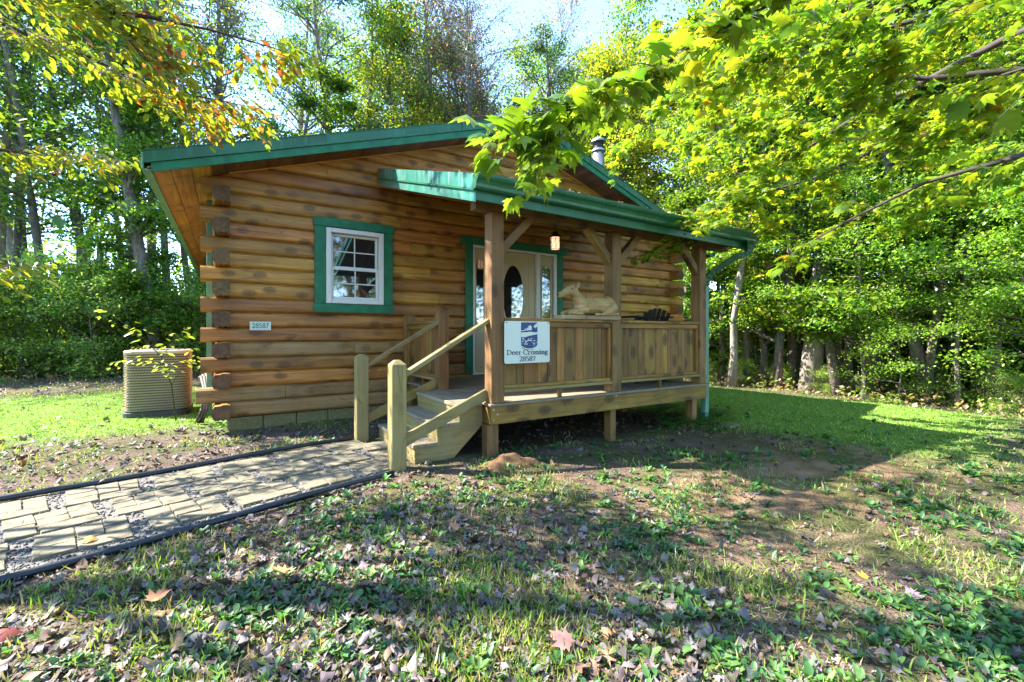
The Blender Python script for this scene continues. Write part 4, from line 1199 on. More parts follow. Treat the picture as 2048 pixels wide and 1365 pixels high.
PR = {}
PR['oakA'] = make_tree(11, 15, .19, .16, 3.0, 34, 26000, .135, GREENS + YELLOWS[:2], None, .25, 'round', clus=.42)
PR['oakB'] = make_tree(12, 17, .23, .30, 3.4, 30, 24000, .135, GREENS, None, .3, 'round', clus=.38)
PR['slim'] = make_tree(13, 10, .10, .12, 2.4, 26, 14000, .115, GREENS + YELLOWS[3:], None, .15, 'cone', clus=.24, flat=.25)
PR['beech'] = make_tree(14, 6.5, .065, .26, 2.3, 22, 12000, .095, [(.12, .23, .03), (.17, .29, .035), (.08, .17, .02)], None, .12, 'cone', clus=.26, flat=.42)
PR['beechB'] = make_tree(25, 5.0, .045, .08, 2.0, 20, 5000, .10, [(.16, .27, .035), (.22, .33, .04), (.10, .2, .03)], None, .2, 'round', clus=.3, flat=.5)
PR['shrub'] = make_tree(15, 2.6, .04, .05, 1.5, 20, 7000, .085, [(.13, .24, .05), (.20, .32, .07), (.26, .38, .08), (.12, .22, .09), (.30, .36, .07)], None, .5, 'round', clus=.2, flat=.7)
PR['poplar'] = make_tree(16, 16, .2, .38, 2.9, 38, 17000, .13, YELLOWS + GREENS[1:3], None, .55, 'round', clus=.36)
PR['bare'] = make_tree(17, 16.5, .16, .35, 2.8, 56, 5500, .09, [(.16, .09, .07), (.22, .13, .08), (.2, .12, .12)] + GREENS[:1], None, .9, 'top', 'bark', clus=.25, twig_n=12)
PR['pine'] = make_tree(18, 17.5, .26, .42, 2.9, 50, 11000, .115, BLUEG + GREENS[:1], None, .1, 'round', 'bark', clus=.25, flat=.4, twig_n=5)
PR['vine'] = make_tree(19, 12, .17, .04, 1.0, 46, 17000, .105, GREENS[:3], None, .2, 'round', clus=.22)
PR['airy'] = make_tree(23, 17, .14, .28, 2.7, 34, 7000, .14, GREENS[:3] + YELLOWS[3:] + BLUEG[:1], None, .5, 'round', clus=.4, twig_n=5)
PR['airyB'] = make_tree(24, 18, .20, .40, 3.0, 34, 6000, .14, GREENS + BLUEG[:1], None, .35, 'round', 'bark_pale', clus=.45, twig_n=5)
PR['trunkA'] = make_tree(20, 15, .20, .45, 2.6, 24, 15000, .13, GREENS + YELLOWS[:1], None, .3, 'round', 'bark_pale', clus=.36)

def tree(kind, x, y, label, group='forest trees behind and beside the cabin', s=1., lean=(0, 0), cat='tree', name='forest_tree', rz=None):
    tm, cm = PR[kind]
    t = bpy.data.objects.new(name, None)
    M4 = Matrix.Translation((x, y, gz(x, y))) @ Matrix.Rotation(lean[0], 4, 'Y') @ Matrix.Rotation(lean[1], 4, 'X') @ Matrix.Rotation(random.uniform(0, 6.28) if rz is None else rz, 4, 'Z') @ Matrix.Diagonal((s, s, s, 1))
    put(t, M4); tag(t, label, cat, group)
    for nm, me in (('trunk', tm), ('crown', cm)):
        o = bpy.data.objects.new(nm, me); COL.objects.link(o); o.parent = t; WM[o.name] = M4
    return t

random.seed(5)
# right hand edge of the wood
RT = [(13.94, 8.92, .02, 'slim', 1.05), (12.73, 7.79, -.03, 'trunkA', .62), (14.21, 7.56, .05, 'slim', 1.2), (13.68, 6.95, 0, 'slim', 1.25), (14.48, 6.92, .04, 'oakA', .8),
      (13.84, 6.14, .03, 'trunkA', 1.25), (15.86, 6.51, .02, 'slim', 1.2), (14.71, 5.82, -.02, 'oakB', .6), (15.25, 5.72, .12, 'trunkA', .66), (17.8, 6.47, .02, 'oakA', .8),
      (19.84, 6.36, .08, 'trunkA', .85), (18.83, 5.22, -.06, 'trunkA', 1.05), (17.47, 4.31, -.04, 'slim', 1.2), (16.62, 3.07, -.03, 'trunkA', .6), (22.2, 4.85, .05, 'oakA', .9),
      (19.84, 2.81, .05, 'oakB', .9), (15.73, 1.86, 0, 'oakA', .9), (17.5, 9.9, 0, 'oakB', .9), (21, 9, 0, 'oakA', 1.0), (24, 7, 0, 'oakB', 1.), (23, 11, 0, 'poplar', 1.), (20, 12.5, 0, 'oakA', 1.), (17, 12.2, 0, 'poplar', .9), (14.8, 11.2, 0, 'slim', 1.2), (14.3, 8.2, .03, 'airy', .8), (13.5, 5.3, -.02, 'airy', .75), (14.6, 4.9, .02, 'airy', .9), (15.4, 4.1, 0, 'airyB', .8), (14.0, 3.7, .06, 'airy', .7), (15.1, 2.9, -.03, 'airy', .9), (16.8, 5.6, .02, 'airyB', .8), (16.0, 7.4, 0, 'airy', 1.), (26, 3, 0, 'oakA', 1), (22, .5, 0, 'oakB', 1), (18.5, -.5, 0, 'oakA', 1)]
adj = ['slender', 'pale barked', 'thin', 'slight', 'leafy', 'thick pale trunked', 'narrow', 'dark barked', 'leaning', 'green', 'tall', 'stout', 'light green', 'grey trunked']
for i, (x, y, le, k, s) in enumerate(RT):
    what = {'slim': 'slender woodland tree', 'trunkA': 'pale trunked woodland tree', 'oakA': 'dense green woodland tree', 'oakB': 'dark trunked woodland tree', 'poplar': 'yellow green woodland tree', 'airy': 'slim open crowned woodland tree', 'airyB': 'pale open crowned woodland tree'}[k]
    if i == 5: lab = 'thickest pale trunk standing at the right hand edge of the lawn'
    elif i == 8: lab = 'pale leaning trunk just right of the thickest trunk beyond the right lawn'
    elif i == 0: lab = 'slender woodland tree directly right of the porch downspout'
    elif i == 13: lab = 'pale slim trunk in the wood near the right edge of the photo'
    else: lab = what + ' in the wood beyond the right lawn'
    tree(k, x, y, lab, 'trees in the wood right of the lawn' if lab.endswith('beyond the right lawn') and 'leaning' not in lab else None, s, (le, random.uniform(-.04, .04)))
for i, (x, y, s) in enumerate([(13.0, 4.6, .8), (13.4, 3.0, .9), (12.9, 1.2, .8), (15.6, 8.4, .9), (15.0, 2.2, 1.0), (16.2, .2, 1.), (14.2, 10.1, .8), (11.9, 9.9, .7), (17.8, 7.7, 1.), (18.6, 3.8, 1.1)]):
    tree('beech', x, y, 'young beech with tiers of bright green leaves at the edge of the right wood', 'young beeches along the right edge of the wood', s, (random.uniform(-.1, .1), 0), 'tree', 'young_beech')
for i, (x, y, s) in enumerate([(12.9, 3.9, .5), (13.6, 1.8, .7), (14.6, 7.9, .6), (16.0, 4.8, .9), (16.2, 1.0, 1.1), (17.2, 6.8, 1.0)]):
    tree('beechB', x, y, 'small leafy sapling with low branches at the edge of the right wood', 'saplings along the right edge of the wood', s, (random.uniform(-.12, .12), 0), 'tree', 'woodland_sapling')
for i in range(26):
    y = -1 + i * .5; x = 12.6 + .10 * (y - 6) + random.uniform(.2, 3.5)
    tree('shrub', x, y, 'low green shrub at the foot of the right hand wood', 'shrubs along the right edge of the wood', random.uniform(.12, .3), (0, 0), 'shrub', 'woodland_shrub')
# left hand wood
LT = [(-7.13, 24.6, 0, 'airyB', 1.), (-7.6, 27.0, .02, 'airyB', 1.2), (-4.94, 20.9, .03, 'airy', 1.0), (-5.83, 27.4, -.03, 'airyB', 1.), (-4.07, 22.7, 0, 'airy', 1.1), (-2.66, 17.67, -.08, 'vine', 1.0),
      (-2.46, 19.3, .02, 'airy', 1.1), (-1.81, 16.9, .03, 'vine', 1.15), (-1.93, 22.5, 0, 'bare', 1.), (-1.2, 24.6, .03, 'airy', 1.1), (-7.9, 20.2, 0, 'airyB', .9), (-10.8, 26.3, 0, 'airyB', 1.), (-9.5, 21.5, 0, 'airy', .95),
      (-12.5, 22.5, 0, 'airyB', .9), (-3.4, 30, 0, 'pine', 1.1), (-9.5, 31, 0, 'airy', 1.1), (-6.2, 22.2, -.02, 'airy', 1.), (-3.3, 24.5, .02, 'airy', 1.05), (-8.6, 24.0, 0, 'airy', 1.), (-.4, 21.2, .02, 'airy', 1.)]
for i, (x, y, le, k, s) in enumerate(LT):
    what = {'slim': 'slender woodland tree', 'trunkA': 'pale trunked woodland tree', 'oakA': 'dense green woodland tree', 'oakB': 'dark trunked woodland tree', 'poplar': 'yellow green woodland tree', 'vine': 'vine covered trunk', 'bare': 'nearly bare woodland tree', 'pine': 'tall sparse pine', 'airy': 'slim open crowned woodland tree', 'airyB': 'pale trunked open crowned woodland tree'}[k]
    lab = what + ' in the wood beyond the left lawn'; gp = 'trees in the wood left of the cabin'
    if i == 5: lab, gp = 'ivy clad trunk leaning left above the air conditioner', None
    if i == 7: lab, gp = 'ivy clad upright trunk nearest the cabin eave on the left', None
    tree(k, x, y, lab, gp, s, (le, random.uniform(-.03, .03)))
for i in range(22):
    x = -12 + i * .55; y = 15.9 + .12 * (x + 6) + random.uniform(0, 1.8) + (1.2 if i % 3 == 0 else 0)
    tree('shrub', x, y, 'dark green bush in the thicket behind the left lawn', 'bushes of the thicket behind the left lawn', random.uniform(.7, 1.2), (0, 0), 'bush', 'thicket_bush')
# behind the cabin
MT = [(-.64, 28.8, 'airyB', 1.15), (.44, 24.6, 'bare', 1.15), (2.06, 28.3, 'bare', 1.3), (2.44, 24.5, 'slim', 1.35), (4.29, 24.5, 'pine', 1.2), (6.94, 28.7, 'airyB', 1.15), (7.77, 23.5, 'poplar', 1.12), (9.6, 21.5, 'poplar', .86),
      (12.2, 26.5, 'airy', .95), (12.57, 22.0, 'bare', 1.25), (13.6, 20.3, 'bare', 1.15), (15.04, 18.9, 'pine', 1.0), (15.03, 16.5, 'oakA', .98), (14.8, 14.3, 'poplar', .9), (18.9, 16.4, 'oakB', 1.), (17.0, 13.0, 'oakA', .95), (18.7, 19.0, 'poplar', 1.), (10.5, 30, 'pine', 1.2), (11.4, 20.8, 'bare', 1.1), (10.4, 22.6, 'bare', 1.25), (12.2, 19.6, 'bare', 1.0), (5.6, 26, 'airy', 1.25), (8.6, 27, 'airyB', 1.2), (11.2, 23.5, 'airyB', 1.05), (12.8, 28, 'airy', 1.3), (16, 27, 'airyB', 1.1), (22, 22, 'oakA', 1.2), (3.4, 31, 'pine', 1.25), (11.6, 24.4, 'pine', 1.1), (15.6, 21.5, 'airy', 1.2), (17.4, 20.6, 'airyB', 1.15), (16.4, 18.2, 'airy', 1.1), (14.9, 23.4, 'bare', 1.25), (13.4, 23.0, 'bare', 1.2), (18.2, 17.6, 'poplar', 1.1), (16.2, 24.6, 'airyB', 1.25), (13.4, 25.2, 'poplar', 1.0), (10.0, 25.6, 'bare', 1.3), (.9, 21.8, 'slim', 1.1)]
for i, (x, y, k, s) in enumerate(MT):
    what = {'slim': 'slender tree rising', 'oakA': 'dense green tree rising', 'oakB': 'dark green tree rising', 'poplar': 'yellow green tree rising', 'bare': 'nearly bare tree rising', 'pine': 'sparse bluish pine rising', 'airy': 'slim open crowned tree rising', 'airyB': 'pale trunked open crowned tree rising'}[k]
    lab = what + ' behind the cabin roof'; gp = 'trees behind the cabin roof'
    if i == 4: lab, gp = 'tall pine with open branches left of the blue sky gap over the roof', None
    if i == 6: lab, gp = 'bright yellow green tree over the middle of the left roof slope', None
    if i == 9: lab, gp = 'purplish nearly leafless tree over the roof ridge', None
    tree(k, x, y, lab, gp, s, (random.uniform(-.03, .03), random.uniform(-.03, .03)))

def bearing(x, y): return (RGT.x * x + RGT.y * y) / max(.1, FWD.x * x + FWD.y * y)
ORD = 'first second third fourth fifth sixth seventh eighth ninth tenth eleventh twelfth thirteenth fourteenth fifteenth sixteenth seventeenth eighteenth nineteenth twentieth'.split()
def by_place(gp, start, end):
    l = sorted((o for o in COL.objects if o.get('group') == gp), key=lambda o: bearing(o.location.x, o.location.y))
    l = [o for o in l if abs(bearing(o.location.x, o.location.y)) < 1.25]
    for i, o in enumerate(l[:20]):
        what = o['label'].split(' in the wood')[0].split(' rising')[0].split(' with tiers')[0].split(' with low')[0]
        o['label'] = what + ', ' + ORD[i] + ' ' + end
by_place('trees in the wood right of the lawn', '', 'of its wood counted rightwards from the porch')
by_place('young beeches along the right edge of the wood', '', 'young beech counted rightwards along the lawn edge')
by_place('saplings along the right edge of the wood', '', 'sapling counted rightwards along the lawn edge')
by_place('trees in the wood left of the cabin', '', 'of its wood counted from the left edge')
by_place('trees behind the cabin roof', '', 'tree counted from the left along the roofline')
# woods behind the viewpoint, mirrored in the window and door glass
for i, (x, y, k) in enumerate([(-9, -8, 'oakA'), (-4, -12, 'oakB'), (1, -14, 'trunkA'), (6, -13, 'oakA'), (11, -10, 'oakB'), (15, -6, 'oakA'), (-13, -3, 'oakB'), (-7, -15, 'oakA')]):
    tree(k, x, y, 'green woodland tree mirrored in the cabin window and door glass', 'trees mirrored in the cabin glass', 1.)
# far wood, one mass
n_c = 3000
ang = rng.uniform(-3.14, 3.14, n_c); rad = rng.uniform(30, 66, n_c)
cx_ = np.cos(ang)[:, None] * np.array(FWD[:2]) + np.sin(ang)[:, None] * np.array(RGT[:2])
CP = np.column_stack([cx_ * rad[:, None], rng.uniform(.5, 13, n_c) * (rad / 45) * np.where((ang < -.2) & (ang > -1.4), .5, 1) + .03 * (rad - 24)])
nl_ = n_c // 2; ra = rng.uniform(21, 34, nl_); aa = np.where(rng.random(nl_) < .6, rng.uniform(.32, 1.3, nl_), rng.uniform(-1.3, -.62, nl_))
lowc = np.column_stack([(np.cos(aa)[:, None] * np.array(FWD[:2]) + np.sin(aa)[:, None] * np.array(RGT[:2])) * ra[:, None], rng.uniform(-.8, 2.6, nl_)])
mid = (np.abs(ang + .25) < .17) & (CP[:, 2] > 7); CP = np.concatenate([CP[~mid], lowc])
n_c = len(CP); k = 30
loc = np.repeat(CP, k, 0) + rng.normal(0, 1.0, (n_c * k, 3)) * np.array([1.3, 1.3, .7])
tone = np.repeat(np.clip(rng.normal(1, .3, n_c), .4, 1.7), k)[:, None]
scatter_mesh('distant_wood', LOZ, loc, rand_rot(len(loc), .8) * rng.uniform(.25, .6, len(loc))[:, None, None], np.clip(pick(GREENS + YELLOWS[1:2] + BLUEG, len(loc)) * tone, 0, .9), 'leaf')
tag(bpy.data.objects['distant_wood'], kind='stuff')
B = MB(); random.seed(9)
for i in range(110):
    a = random.uniform(-1.3, 1.3); r_ = random.uniform(24, 55); d = FWD * math.cos(a) + RGT * math.sin(a); x, y = d.x * r_, d.y * r_
    if -1 < x < 10 and y < 20: continue
    h = random.uniform(9, 15); B.add(tube_geo([(x, y, gz(x, y) - .5), (x + random.uniform(-.4, .4), y, h * .5), (x + random.uniform(-.8, .8), y, h)], [random.uniform(.06, .17), .08, .04], 6, False))
B.build('distant_trunks', 'bark', None, True); tag(bpy.data.objects['distant_trunks'], kind='stuff')

# ------------------------------------------------------------------ leafy limbs overhanging the view
def twigs_from(limbs, L, n_per_m, spread=1.0, droop=-.12):
    """side twigs along limbs; limbs: list of (points, r0, r1)"""
    out = []
    for P, r0, r1 in limbs:
        P = [np.array(p) for p in P]
        seg = [np.linalg.norm(b_ - a) for a, b_ in zip(P[:-1], P[1:])]; tot = sum(seg)
        for j in range(int(tot * n_per_m)):
            d = random.uniform(.12, 1) * tot; i = 0
            while i < len(seg) - 1 and d > seg[i]: d -= seg[i]; i += 1
            p = P[i] + (P[i + 1] - P[i]) * d / seg[i]; t = (P[i + 1] - P[i]) / seg[i]
            a = random.choice((-1, 1)) * random.uniform(.4, 1.2); c, s_ = math.cos(a), math.sin(a)
            dd = np.array([t[0] * c - t[1] * s_, t[0] * s_ + t[1] * c, t[2] * .5 + random.gauss(droop, .2)])
            out.append(wander(p, dd, L * random.uniform(.5, 1.2), 4, .14, -.03))
        out.append([P[-1] + (P[-1] - P[-2]) * .0, P[-1] + (P[-1] - P[-2]) / seg[-1] * .08])
    return out
def leaves_on(tw, per, size, pal, w=None, hang=.55, jit=.03):
    """positions, matrices and colours of leaves held along twigs, blades roughly level and hanging a little"""
    L, Mx = [], []
    for P in tw:
        for q in range(per):
            s = random.uniform(.1, 1) * (len(P) - 1); a = min(int(s), len(P) - 2); p = P[a] + (P[a + 1] - P[a]) * (s - a); d = P[a + 1] - P[a]
            yaw = math.atan2(d[1], d[0]) + random.choice((-1, 1)) * random.uniform(.1, 1.5)
            f = np.array([math.cos(yaw), math.sin(yaw), -random.uniform(.1, hang * 2)]); f /= np.linalg.norm(f)
            up = np.array([random.gauss(0, .28), random.gauss(0, .28), 1.]); sd = np.cross(f, up); sd /= np.linalg.norm(sd); up = np.cross(sd, f)
            sz = size * random.uniform(.65, 1.2)
            L.append(p + f * size * .25 + np.array([random.gauss(0, jit) for _ in range(3)])); Mx.append(np.column_stack([sd, f, up]) * sz)
    n = len(L); return np.array(L), np.array(Mx), pick(pal, n, .15, w)

MAPLEPAL = [(.12, .22, .02), (.17, .27, .02), (.19, .29, .02), (.30, .32, .02), (.07, .15, .02), (.36, .22, .02)]
maple = empty('maple_tree', (6.6, -1.5, gz(6.6, -1.5))); tag(maple, 'big maple with green and yellow lobed leaves overhanging from the upper right', 'tree')
V, F = tube_geo([(6.6, -1.5, -.4), (6.55, -1.45, 1.2), (6.4, -1.2, 2.6), (6.3, -1.0, 4.0), (6.5, -1.2, 6.0), (6.3, -.9, 8.5)], [.30, .22, .19, .16, .11, .05], 12)
mesh_obj('trunk', V, F, 'bark', maple, None, True)
random.seed(21)
LIMBS = [([(6.3, -1.0, 4.0), (4.9, -.2, 4.2), (3.684, .386, 3.773), (2.772, .787, 3.172), (2.138, 1.071, 2.747), (1.935, 1.141, 2.619), (1.609, 1.288, 2.387), (1.298, 1.426, 2.218), (1.20, 1.50, 2.14)], .034, .004),
         ([(1.25, 1.47, 2.17), (1.18, 1.53, 2.06), (1.14, 1.56, 1.99)], .005, .003), ([(1.25, 1.47, 2.18), (1.12, 1.56, 2.13), (1.02, 1.64, 2.08)], .005, .003),
         ([(6.4, -1.2, 3.0), (5.882, .057, 3.381), (5.418, .825, 3.331), (5.27, 1.393, 3.487), (4.811, 2.039, 3.793), (4.438, 2.513, 3.864), (3.927, 2.955, 3.871)], .04, .006),
         ([(6.35, -1.1, 3.6), (6.25, .06, 3.975), (5.932, 1.21, 3.451), (5.87, 1.959, 3.18), (5.719, 2.529, 2.996), (5.417, 3.194, 2.883), (4.6, 3.242, 2.55)], .035, .005),
         ([(6.45, -1.3, 2.2), (4.78, .046, 2.185), (4.515, .688, 2.404), (4.48, 1.184, 2.355), (4.35, 1.622, 2.146), (4.216, 1.943, 1.95)], .03, .004),
         ([(6.4, -1.2, 2.9), (3.125, .03, 2.292), (2.803, .294, 2.300), (2.65, .464, 2.25)], .022, .004),
         ([(6.3, -1.0, 4.4), (5.515, .053, 4.287), (4.641, 1.082, 3.67), (4.467, 1.665, 3.705), (4.142, 2.345, 3.827)], .035, .005),
         ([(6.4, -1.1, 4.2), (6.9, 1.2, 4.3), (7.1, 2.6, 4.1), (7.0, 3.9, 3.6), (6.8, 4.6, 3.1)], .05, .008),
         ([(6.45, -1.1, 5.2), (7.4, 1.4, 5.6), (7.6, 3.2, 5.4), (7.2, 4.9, 4.6)], .05, .008),
         ([(6.4, -1.1, 3.4), (7.9, .6, 3.5), (8.4, 2.0, 3.3), (8.3, 3.4, 2.9)], .04, .007),
         ([(6.4, -1.1, 4.8), (5.6, 1.2, 5.1), (5.3, 2.8, 5.1), (5.0, 4.0, 4.6)], .045, .007),
         ([(6.4, -1.1, 5.6), (8.6, 1.2, 5.9), (9.6, 2.6, 5.6), (9.8, 4.2, 4.8)], .045, .007)]
for P, a, b_ in LIMBS:
    V, F = tube_geo(P, list(np.linspace(a, b_, len(P))), 7); mesh_obj('branch', V, F, 'bark_dark', maple, None, True)
near_l = [LIMBS[0], LIMBS[1], LIMBS[2]]
NL = [(P[3:], a, b_) if len(P) > 5 else (P, a, b_) for P, a, b_ in near_l]
tw1 = twigs_from(NL, .28, 42, droop=-.12); tw2 = twigs_from([(LIMBS[6][0][1:], 0, 0), (LIMBS[5][0][1:], 0, 0)], .38, 6)
tw3 = twigs_from([(l[0][1:], 0, 0) for l in LIMBS[3:5] + LIMBS[7:]], .85, 8, droop=-.08)
tw3 += twigs_from([(t, 0, 0) for t in tw3[::1]], .45, 3.2)
B = MB()
for t in tw1 + tw2 + tw3:
    B.add(tube_geo([tuple(p) for p in t], list(np.linspace(.0035 if len(t) > 3 else .002, .0012, len(t))), 4, False))
B.build('twigs', 'bark_dark', maple); tag(bpy.data.objects['twigs'], kind='stuff')
l1, m1, c1 = leaves_on(tw1, 3, .112, MAPLEPAL, [.30, .33, .16, .06, .12, .03])
l2, m2, c2 = leaves_on(tw2, 4, .125, MAPLEPAL, [.3, .2, .12, .08, .25, .05])
nl = [(l, m_, c) for l, m_, c in zip(np.concatenate([l1, l2]), np.concatenate([m1, m2]), np.concatenate([c1, c2]))]
def hits_lens(l): return np.linalg.norm(np.array(l) - np.array([0, 0, CAM_Z])) < .9
nl = [t for t in nl if not hits_lens(t[0])]
random.shuffle(nl)
leaf_meshes = []
for i in range(14):
    c = pick(MAPLEPAL, 1, .12, [.3, .32, .18, .06, .11, .03])[0]
    Vv, Ff = fan(_h + [(0, 1.0)] + [(-x, y) for x, y in _h[:0:-1]], random.uniform(.15, .7))
    leaf_meshes.append(raw_data('leaf', np.array(Vv), np.array(Ff).ravel(), np.tile([*c, 1], (len(Vv), 1)), 'leaf_near'))
for i, (l, m_, c) in enumerate(nl[:300]):
    o = bpy.data.objects.new('leaf', leaf_meshes[i % 14])
    M4 = Matrix(m_.tolist()).to_4x4(); M4.translation = l; put(o, M4, maple)
l3, m3, c3 = leaves_on(tw3, 12, .10, MAPLEPAL, [.24, .28, .27, .14, .05, .02])
rest = nl[300:]
if rest:
    l3 = np.concatenate([l3, np.array([r_[0] for r_ in rest])]); m3 = np.concatenate([m3, np.array([r_[1] for r_ in rest])]); c3 = np.concatenate([c3, np.array([r_[2] for r_ in rest])])
# green and yellow areas of the crown
ysel = np.array([mnoise.noise(Vector(tuple(p * .9))) for p in l3]) > .05
c3[ysel] = pick(MAPLEPAL, int(ysel.sum()), .15, [.08, .2, .36, .32, .02, .02])
print('maple leaves', len(nl), len(l3))
fo_ = scatter_mesh('foliage', MAPLE, l3, m3, c3, 'leaf', maple); tag(fo_, kind='stuff')

# tree at the left: oval leaves, yellow green turning orange
LPAL = [(.17, .22, .02), (.25, .26, .02), (.11, .17, .02), (.33, .22, .02), (.33, .14, .03), (.22, .07, .03)]
ash = empty('left_tree', (-6.0, 6.6, 0)); tag(ash, 'tree at the upper left with oval yellow, green and orange leaves overhanging the path', 'tree')
V, F = tube_geo([(-6.0, 6.6, -.4), (-5.9, 6.6, 1.5), (-5.7, 6.5, 3.2), (-5.3, 6.3, 5), (-4.8, 6.0, 7.5), (-4.6, 5.8, 9.5)], [.24, .18, .15, .12, .08, .03], 12); mesh_obj('trunk', V, F, 'bark', ash, None, True)
LL = [([(-5.6, 6.45, 3.6), (-2.902, 5.631, 4.135), (-1.585, 4.558, 3.716), (-.846, 3.971, 3.323), (-.419, 3.582, 3.187), (-.105, 3.501, 3.177), (.289, 3.369, 3.11)], .03, .003),
      ([(-5.65, 6.5, 3.3), (-2.993, 5.807, 4.041), (-1.618, 4.935, 3.597), (-1.244, 4.697, 3.412), (-.806, 4.42, 3.209), (-.444, 4.308, 3.022), (-.193, 4.267, 2.95), (.0, 4.2, 2.98)], .03, .003),
      ([(-5.5, 6.4, 4.2), (-2.721, 5.279, 4.456), (-1.002, 3.952, 3.674), (-.658, 3.733, 3.234), (-.449, 3.838, 3.009), (-.237, 3.94, 2.915), (.03, 3.88, 2.90)], .025, .003),
      ([(-5.7, 6.5, 2.6), (-3.265, 6.335, 2.887), (-1.648, 5.546, 2.768), (-1.432, 5.645, 2.805), (-1.106, 5.675, 2.862)], .025, .003),
      ([(-5.9, 6.6, 1.5), (-2.112, 4.419, 1.69), (-1.324, 4.038, 1.648), (-1.161, 4.053, 1.633)], .014, .003),
      ([(-5.6, 6.45, 3.9), (-3.2, 4.9, 4.4), (-1.9, 4.0, 4.2), (-1.0, 3.3, 3.8), (-.5, 3.0, 3.55)], .025, .003),
      ([(-5.6, 6.45, 3.3), (-3.4, 5.4, 3.5), (-2.3, 4.9, 3.2), (-1.7, 4.7, 2.95)], .025, .003),
      ([(-5.4, 6.3, 5.0), (-3.6, 5.6, 5.8), (-1.8, 4.9, 6.0), (-.3, 4.2, 5.6)], .04, .006),
      ([(-5.2, 6.2, 5.6), (-4.5, 5.0, 6.4), (-3.9, 3.9, 6.7), (-3.5, 3.1, 6.6)], .04, .006),
      ([(-5.0, 6.1, 6.6), (-3.4, 6.2, 7.6), (-1.6, 6.2, 7.9), (.2, 6.0, 7.6)], .04, .006),
      ([(-4.8, 6.0, 7.4), (-3.2, 5.0, 8.4), (-1.2, 4.2, 8.6), (.8, 3.6, 8.3)], .04, .006),
      ([(-5.4, 6.3, 4.9), (-4.4, 7.0, 5.4), (-3.4, 7.4, 5.6), (-2.6, 7.6, 5.5)], .035, .006),  # this limb and the next are added out of view to shade the path
      ([(-5.1, 6.1, 6.0), (-4.8, 7.4, 6.6), (-4.3, 8.4, 6.9), (-3.9, 9.2, 6.8)], .035, .006),
      ([(-5.6, 6.3, 4.5), (-5.6, 4.2, 5.3), (-5.0, 2.4, 5.5), (-4.2, .8, 5.2)], .04, .006)]
for P, a, b_ in LL:
    V, F = tube_geo(P, list(np.linspace(a, b_, len(P))), 7); mesh_obj('branch', V, F, 'bark_dark', ash, None, True)
random.seed(31)
ta = twigs_from([(l[0][1:], 0, 0) for l in LL[:7]], .30, 22, droop=-.02)
ta += twigs_from([(t, 0, 0) for t in ta], .2, 3)
tb = twigs_from([(l[0][1:], 0, 0) for l in LL[7:]], 1.5, 8, droop=.0); tb += twigs_from([(t, 0, 0) for t in tb], .6, 3)
B = MB()
for t in ta + tb: B.add(tube_geo([tuple(p) for p in t], list(np.linspace(.003, .001, len(t))), 4, False))
tg = B.build('twigs', 'bark_dark', ash); tag(tg, kind='stuff')
la, ma, ca_ = leaves_on(ta, 8, .075, LPAL, [.36, .30, .24, .06, .03, .01], .55)
# the tips by the roof turn orange
tip = (la[:, 0] > -.55) & (la[:, 2] < 3.2) & (rng.random(len(la)) < .4); ca_[tip] = pick(LPAL, int(tip.sum()), .15, [.15, .15, .1, .25, .2, .15])
lb, mb_, cb = leaves_on(tb, 8, .12, LPAL, [.3, .3, .3, .06, .03, .01], .6)
print('left leaves', len(la), len(lb))
order = np.argsort(np.linalg.norm(la - np.array([0, 0, 1.2]), axis=1))
lm = []
for i in range(12):
    c = pick(LPAL, 1, .12, [.36, .32, .24, .06, .02, .0])[0] if i < 8 else pick(LPAL, 1, .12, [.1, .1, .1, .3, .25, .15])[0]
    lm.append(raw_data('leaf', np.array(OVAL[0]) * [1, 1, random.uniform(.5, 2)], np.array(OVAL[1]).ravel(), np.tile([*c, 1], (len(OVAL[0]), 1)), 'leaf'))
vis = [i for i in order if la[i][1] < 7][:300]
for q in vis:
    o = bpy.data.objects.new('leaf', lm[random.randrange(8, 12) if tip[q] else random.randrange(8)])
    M4 = Matrix(ma[q].tolist()).to_4x4(); M4.translation = la[q]; put(o, M4, ash)
kp = np.ones(len(la), bool); kp[vis] = False
fo_ = scatter_mesh('foliage', OVAL, np.concatenate([la[kp], lb]), np.concatenate([ma[kp], mb_]), np.concatenate([ca_[kp], cb]), 'leaf', ash); tag(fo_, kind='stuff')

# sapling sprig by the air conditioner
sap = empty('sapling', (-.62, 7.75, 0)); tag(sap, 'thin sapling with bright yellow green leaves in front of the air conditioner', 'sapling')
SL_ = [([(-.62, 7.75, -.05), (-.66, 7.6, .5), (-.75, 7.4, .9), (-.95, 7.2, 1.2), (-1.2, 7.0, 1.45)], .010, .002), ([(-.66, 7.6, .5), (-.5, 7.3, .8), (-.42, 7.1, .98)], .006, .002),
       ([(-.72, 7.45, .8), (-.95, 7.3, .88), (-1.15, 7.2, .85)], .005, .002), ([(-.75, 7.4, .9), (-.6, 7.2, 1.1), (-.5, 7.1, 1.2)], .005, .002)]
for P, a, b_ in SL_:
    V, F = tube_geo(P, list(np.linspace(a, b_, len(P))), 6); mesh_obj('stem', V, F, 'bark_dark', sap, None, True)
ts = twigs_from([(l[0][1:] if i == 0 else l[0], 0, 0) for i, l in enumerate(SL_)], .2, 9, droop=0.)
ls, ms, cs_ = leaves_on(ts, 4, .085, [(.3, .36, .03), (.22, .32, .03), (.4, .4, .04)], None, .25)
ok = ls[:, 2] > .45; ls, ms, cs_ = ls[ok], ms[ok], cs_[ok]
sm_ = [raw_data('leaf', np.array(OVAL[0]) * [1, 1, z_], np.array(OVAL[1]).ravel(), np.tile([*c, 1], (7, 1)), 'leaf') for z_, c in ((.6, (.3, .36, .03)), (1.2, (.22, .32, .03)), (1, (.4, .4, .04)))]
